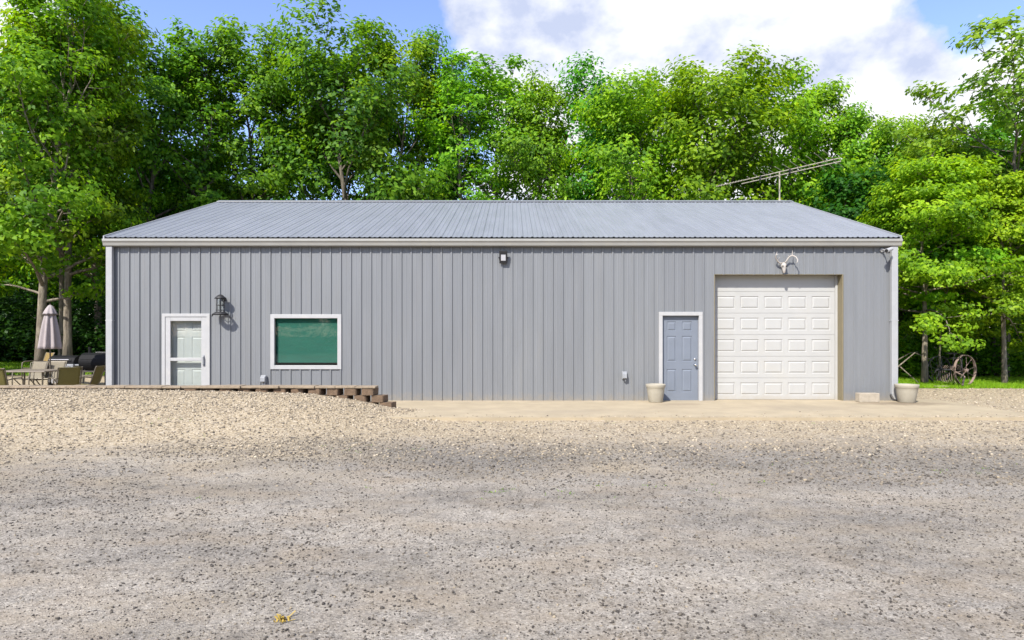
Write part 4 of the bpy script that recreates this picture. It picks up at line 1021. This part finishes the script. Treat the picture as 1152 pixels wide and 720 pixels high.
def blades(n, x0, x1, y0, y1):
    x = rng.uniform(x0, x1, n); y = rng.uniform(y0, y1, n); y = y+np.sin(x*3.1)*.06+np.sin(x*9)*.03
    z = ground_z(x, y); h = rng.uniform(.04, .11, n); a = rng.uniform(0, 3.14, n); w = rng.uniform(.006, .013, n)
    lx_ = rng.normal(0, .035, n); ly_ = rng.normal(0, .035, n)
    V = np.stack([np.stack([x-w*np.cos(a), y-w*np.sin(a), z], -1), np.stack([x+w*np.cos(a), y+w*np.sin(a), z], -1), np.stack([x+lx_, y+ly_, z+h], -1)], 1).reshape(-1, 3)
    return V, n
Va, na = blades(52000, 9.4, 20, 19.35, 24.0); Vb, nb_ = blades(42000, -24, -9.6, 22.0, 28.5)
V = np.concatenate([Va, Vb]); n = na+nb_
tag(link('lawn', np_mesh('lawn', V, np.arange(n*3).reshape(n, 3), M['grass'], np.clip(rng.normal(.5, .22, n), 0, 1))), 'strip of green lawn grass before the woods', 'grass', kind='stuff')

wx_, wy_ = [], []
for cx_, cy_, sx_, sy_, n_ in ((.9, 6.7, 1.3, .22, 26), (-2.0, 9.3, .6, .2, 14), (5.4, 8.0, .9, .25, 10), (-5.5, 10.5, 1.2, .3, 10), (-9.0, 8.2, 1.0, .3, 6), (3.2, 12.0, 2.5, .08, 8)):
    for q in range(n_):
        tx_, ty_ = cx_+rng.normal(0, sx_), cy_+rng.normal(0, sy_); m_ = rng.integers(2, 7)
        wx_ += list(tx_+rng.normal(0, .025, m_)); wy_ += list(ty_+rng.normal(0, .025, m_))
x = np.array(wx_); y = np.array(wy_); n = len(x); z = ground_z(x, y); h = rng.uniform(.008, .025, n); a = rng.uniform(0, 3.14, n); w_ = rng.uniform(.003, .007, n)
V = np.stack([np.stack([x-w_*np.cos(a), y-w_*np.sin(a), z], -1), np.stack([x+w_*np.cos(a), y+w_*np.sin(a), z], -1), np.stack([x+rng.normal(0, .02, n), y+rng.normal(0, .02, n), z+h], -1)], 1).reshape(-1, 3)
tag(link('weeds', np_mesh('weeds', V, np.arange(n*3).reshape(n, 3), M['leafA'], np.clip(rng.normal(.4, .2, n), 0, 1))), 'sparse green weeds sprouting in the gravel', 'weeds', kind='stuff')

# ------------------------------------------------------------------ sky and sun
SUN_EL, SUN_AZ = R(44), R(30)     # sun stands behind the camera, to its left
w = bpy.data.worlds.new('World'); C.world = w; w.use_nodes = True
t = w.node_tree; t.nodes.clear(); L = t.links.new
out = t.nodes.new('ShaderNodeOutputWorld'); bg = t.nodes.new('ShaderNodeBackground')
sky = t.nodes.new('ShaderNodeTexSky'); sky.sky_type = 'NISHITA'; sky.sun_disc = False
sky.sun_elevation = SUN_EL; sky.sun_rotation = math.pi+SUN_AZ   # rotation runs clockwise from +Y
sky.ozone_density = 2.2; sky.dust_density = .6; sky.air_density = 1.0
tc = t.nodes.new('ShaderNodeTexCoord')
nrm = node(t, 'ShaderNodeVectorMath', operation='NORMALIZE'); L(tc.outputs['Generated'], nrm.inputs[0])
mp = node(t, 'ShaderNodeMapping'); mp.inputs['Scale'].default_value = (1, 1, 1.45); L(nrm.outputs[0], mp.inputs[0])
n1 = node(t, 'ShaderNodeTexNoise', i_Scale=4.2, i_Detail=11.0, i_Roughness=.56, i_Distortion=.25); L(mp.outputs[0], n1.inputs[0])
def vdir(px, py):
    v = np.array(((px-CX)/F, 1, (HY-py)/F)); return tuple(v/np.linalg.norm(v))
nc_ = node(t, 'ShaderNodeMath', operation='MULTIPLY_ADD'); nc_.inputs[1].default_value = 1.7; nc_.inputs[2].default_value = -.35; L(n1.outputs[0], nc_.inputs[0])
acc = nc_.outputs[0]
for px, py, rad, amt in ((760, 30, .42, .30), (1010, 70, .28, .26), (640, 60, .16, .16), (545, -5, .13, .30), (598, 22, .055, -.22), (20, -10, .16, .25), (300, 30, .36, -.34), (470, 60, .14, -.22), (1085, 15, .075, -.22), (900, 55, .13, -.13)):
    d = node(t, 'ShaderNodeVectorMath', operation='DISTANCE'); L(nrm.outputs[0], d.inputs[0]); d.inputs[1].default_value = vdir(px, py)
    mr = node(t, 'ShaderNodeMapRange', interpolation_type='SMOOTHSTEP'); mr.inputs[1].default_value = rad; mr.inputs[2].default_value = rad*.35; mr.inputs[3].default_value = 0; mr.inputs[4].default_value = amt
    L(d.outputs['Value'], mr.inputs[0])
    a = node(t, 'ShaderNodeMath', operation='ADD'); L(acc, a.inputs[0]); L(mr.outputs[0], a.inputs[1]); acc = a.outputs[0]
mask = ramp(t, [(.49, 0.0), (.55, .5), (.64, 1.0)]); L(acc, mask.inputs[0])
n2 = node(t, 'ShaderNodeTexNoise', i_Scale=5.5, i_Detail=8.0, i_Roughness=.55)
mp2 = node(t, 'ShaderNodeMapping'); mp2.inputs['Location'].default_value = (3.1, 1.7, .35); mp2.inputs['Scale'].default_value = (1, 1, 1.4); L(nrm.outputs[0], mp2.inputs[0]); L(mp2.outputs[0], n2.inputs[0])
cl = ramp(t, [(.38, (2.5, 2.8, 3.7)), (.52, (4.55, 4.6, 4.75))]); L(n2.outputs[0], cl.inputs[0])
skc = mixc(t, 1.0, sky.outputs[0], (1.12, 1.06, 1.22), 'MULTIPLY')
fin = mixc(t, mask.outputs[0], skc, cl.outputs[0])
L(fin, bg.inputs[0]); bg.inputs[1].default_value = .122
L(bg.outputs[0], out.inputs[0])
sl = bpy.data.lights.new('sun', 'SUN'); sl.energy = 3.4; sl.angle = R(.53); sl.color = (1.0, .955, .88)
so = bpy.data.objects.new('sun', sl); COL.objects.link(so)
so.rotation_euler = (math.pi/2-SUN_EL, 0, -SUN_AZ)

# ------------------------------------------------------------------ camera
cam = bpy.data.cameras.new('camera'); cam.sensor_width = 36; cam.lens = F/1152*36; cam.shift_y = 15/1152; cam.clip_end = 3000
co = bpy.data.objects.new('camera', cam); COL.objects.link(co); co.location = (0, 0, CH); co.rotation_euler = (math.pi/2, 0, 0)
C.camera = co
for o in bpy.data.objects:
    if '_org' in o: del o['_org']
C.render.engine = 'CYCLES'
C.cycles.use_denoising = True
C.cycles.max_bounces = 7; C.cycles.transparent_max_bounces = 12
vs = C.view_settings; vs.view_transform = 'Standard'; vs.look = 'None'; vs.exposure = 1.06; vs.gamma = 1
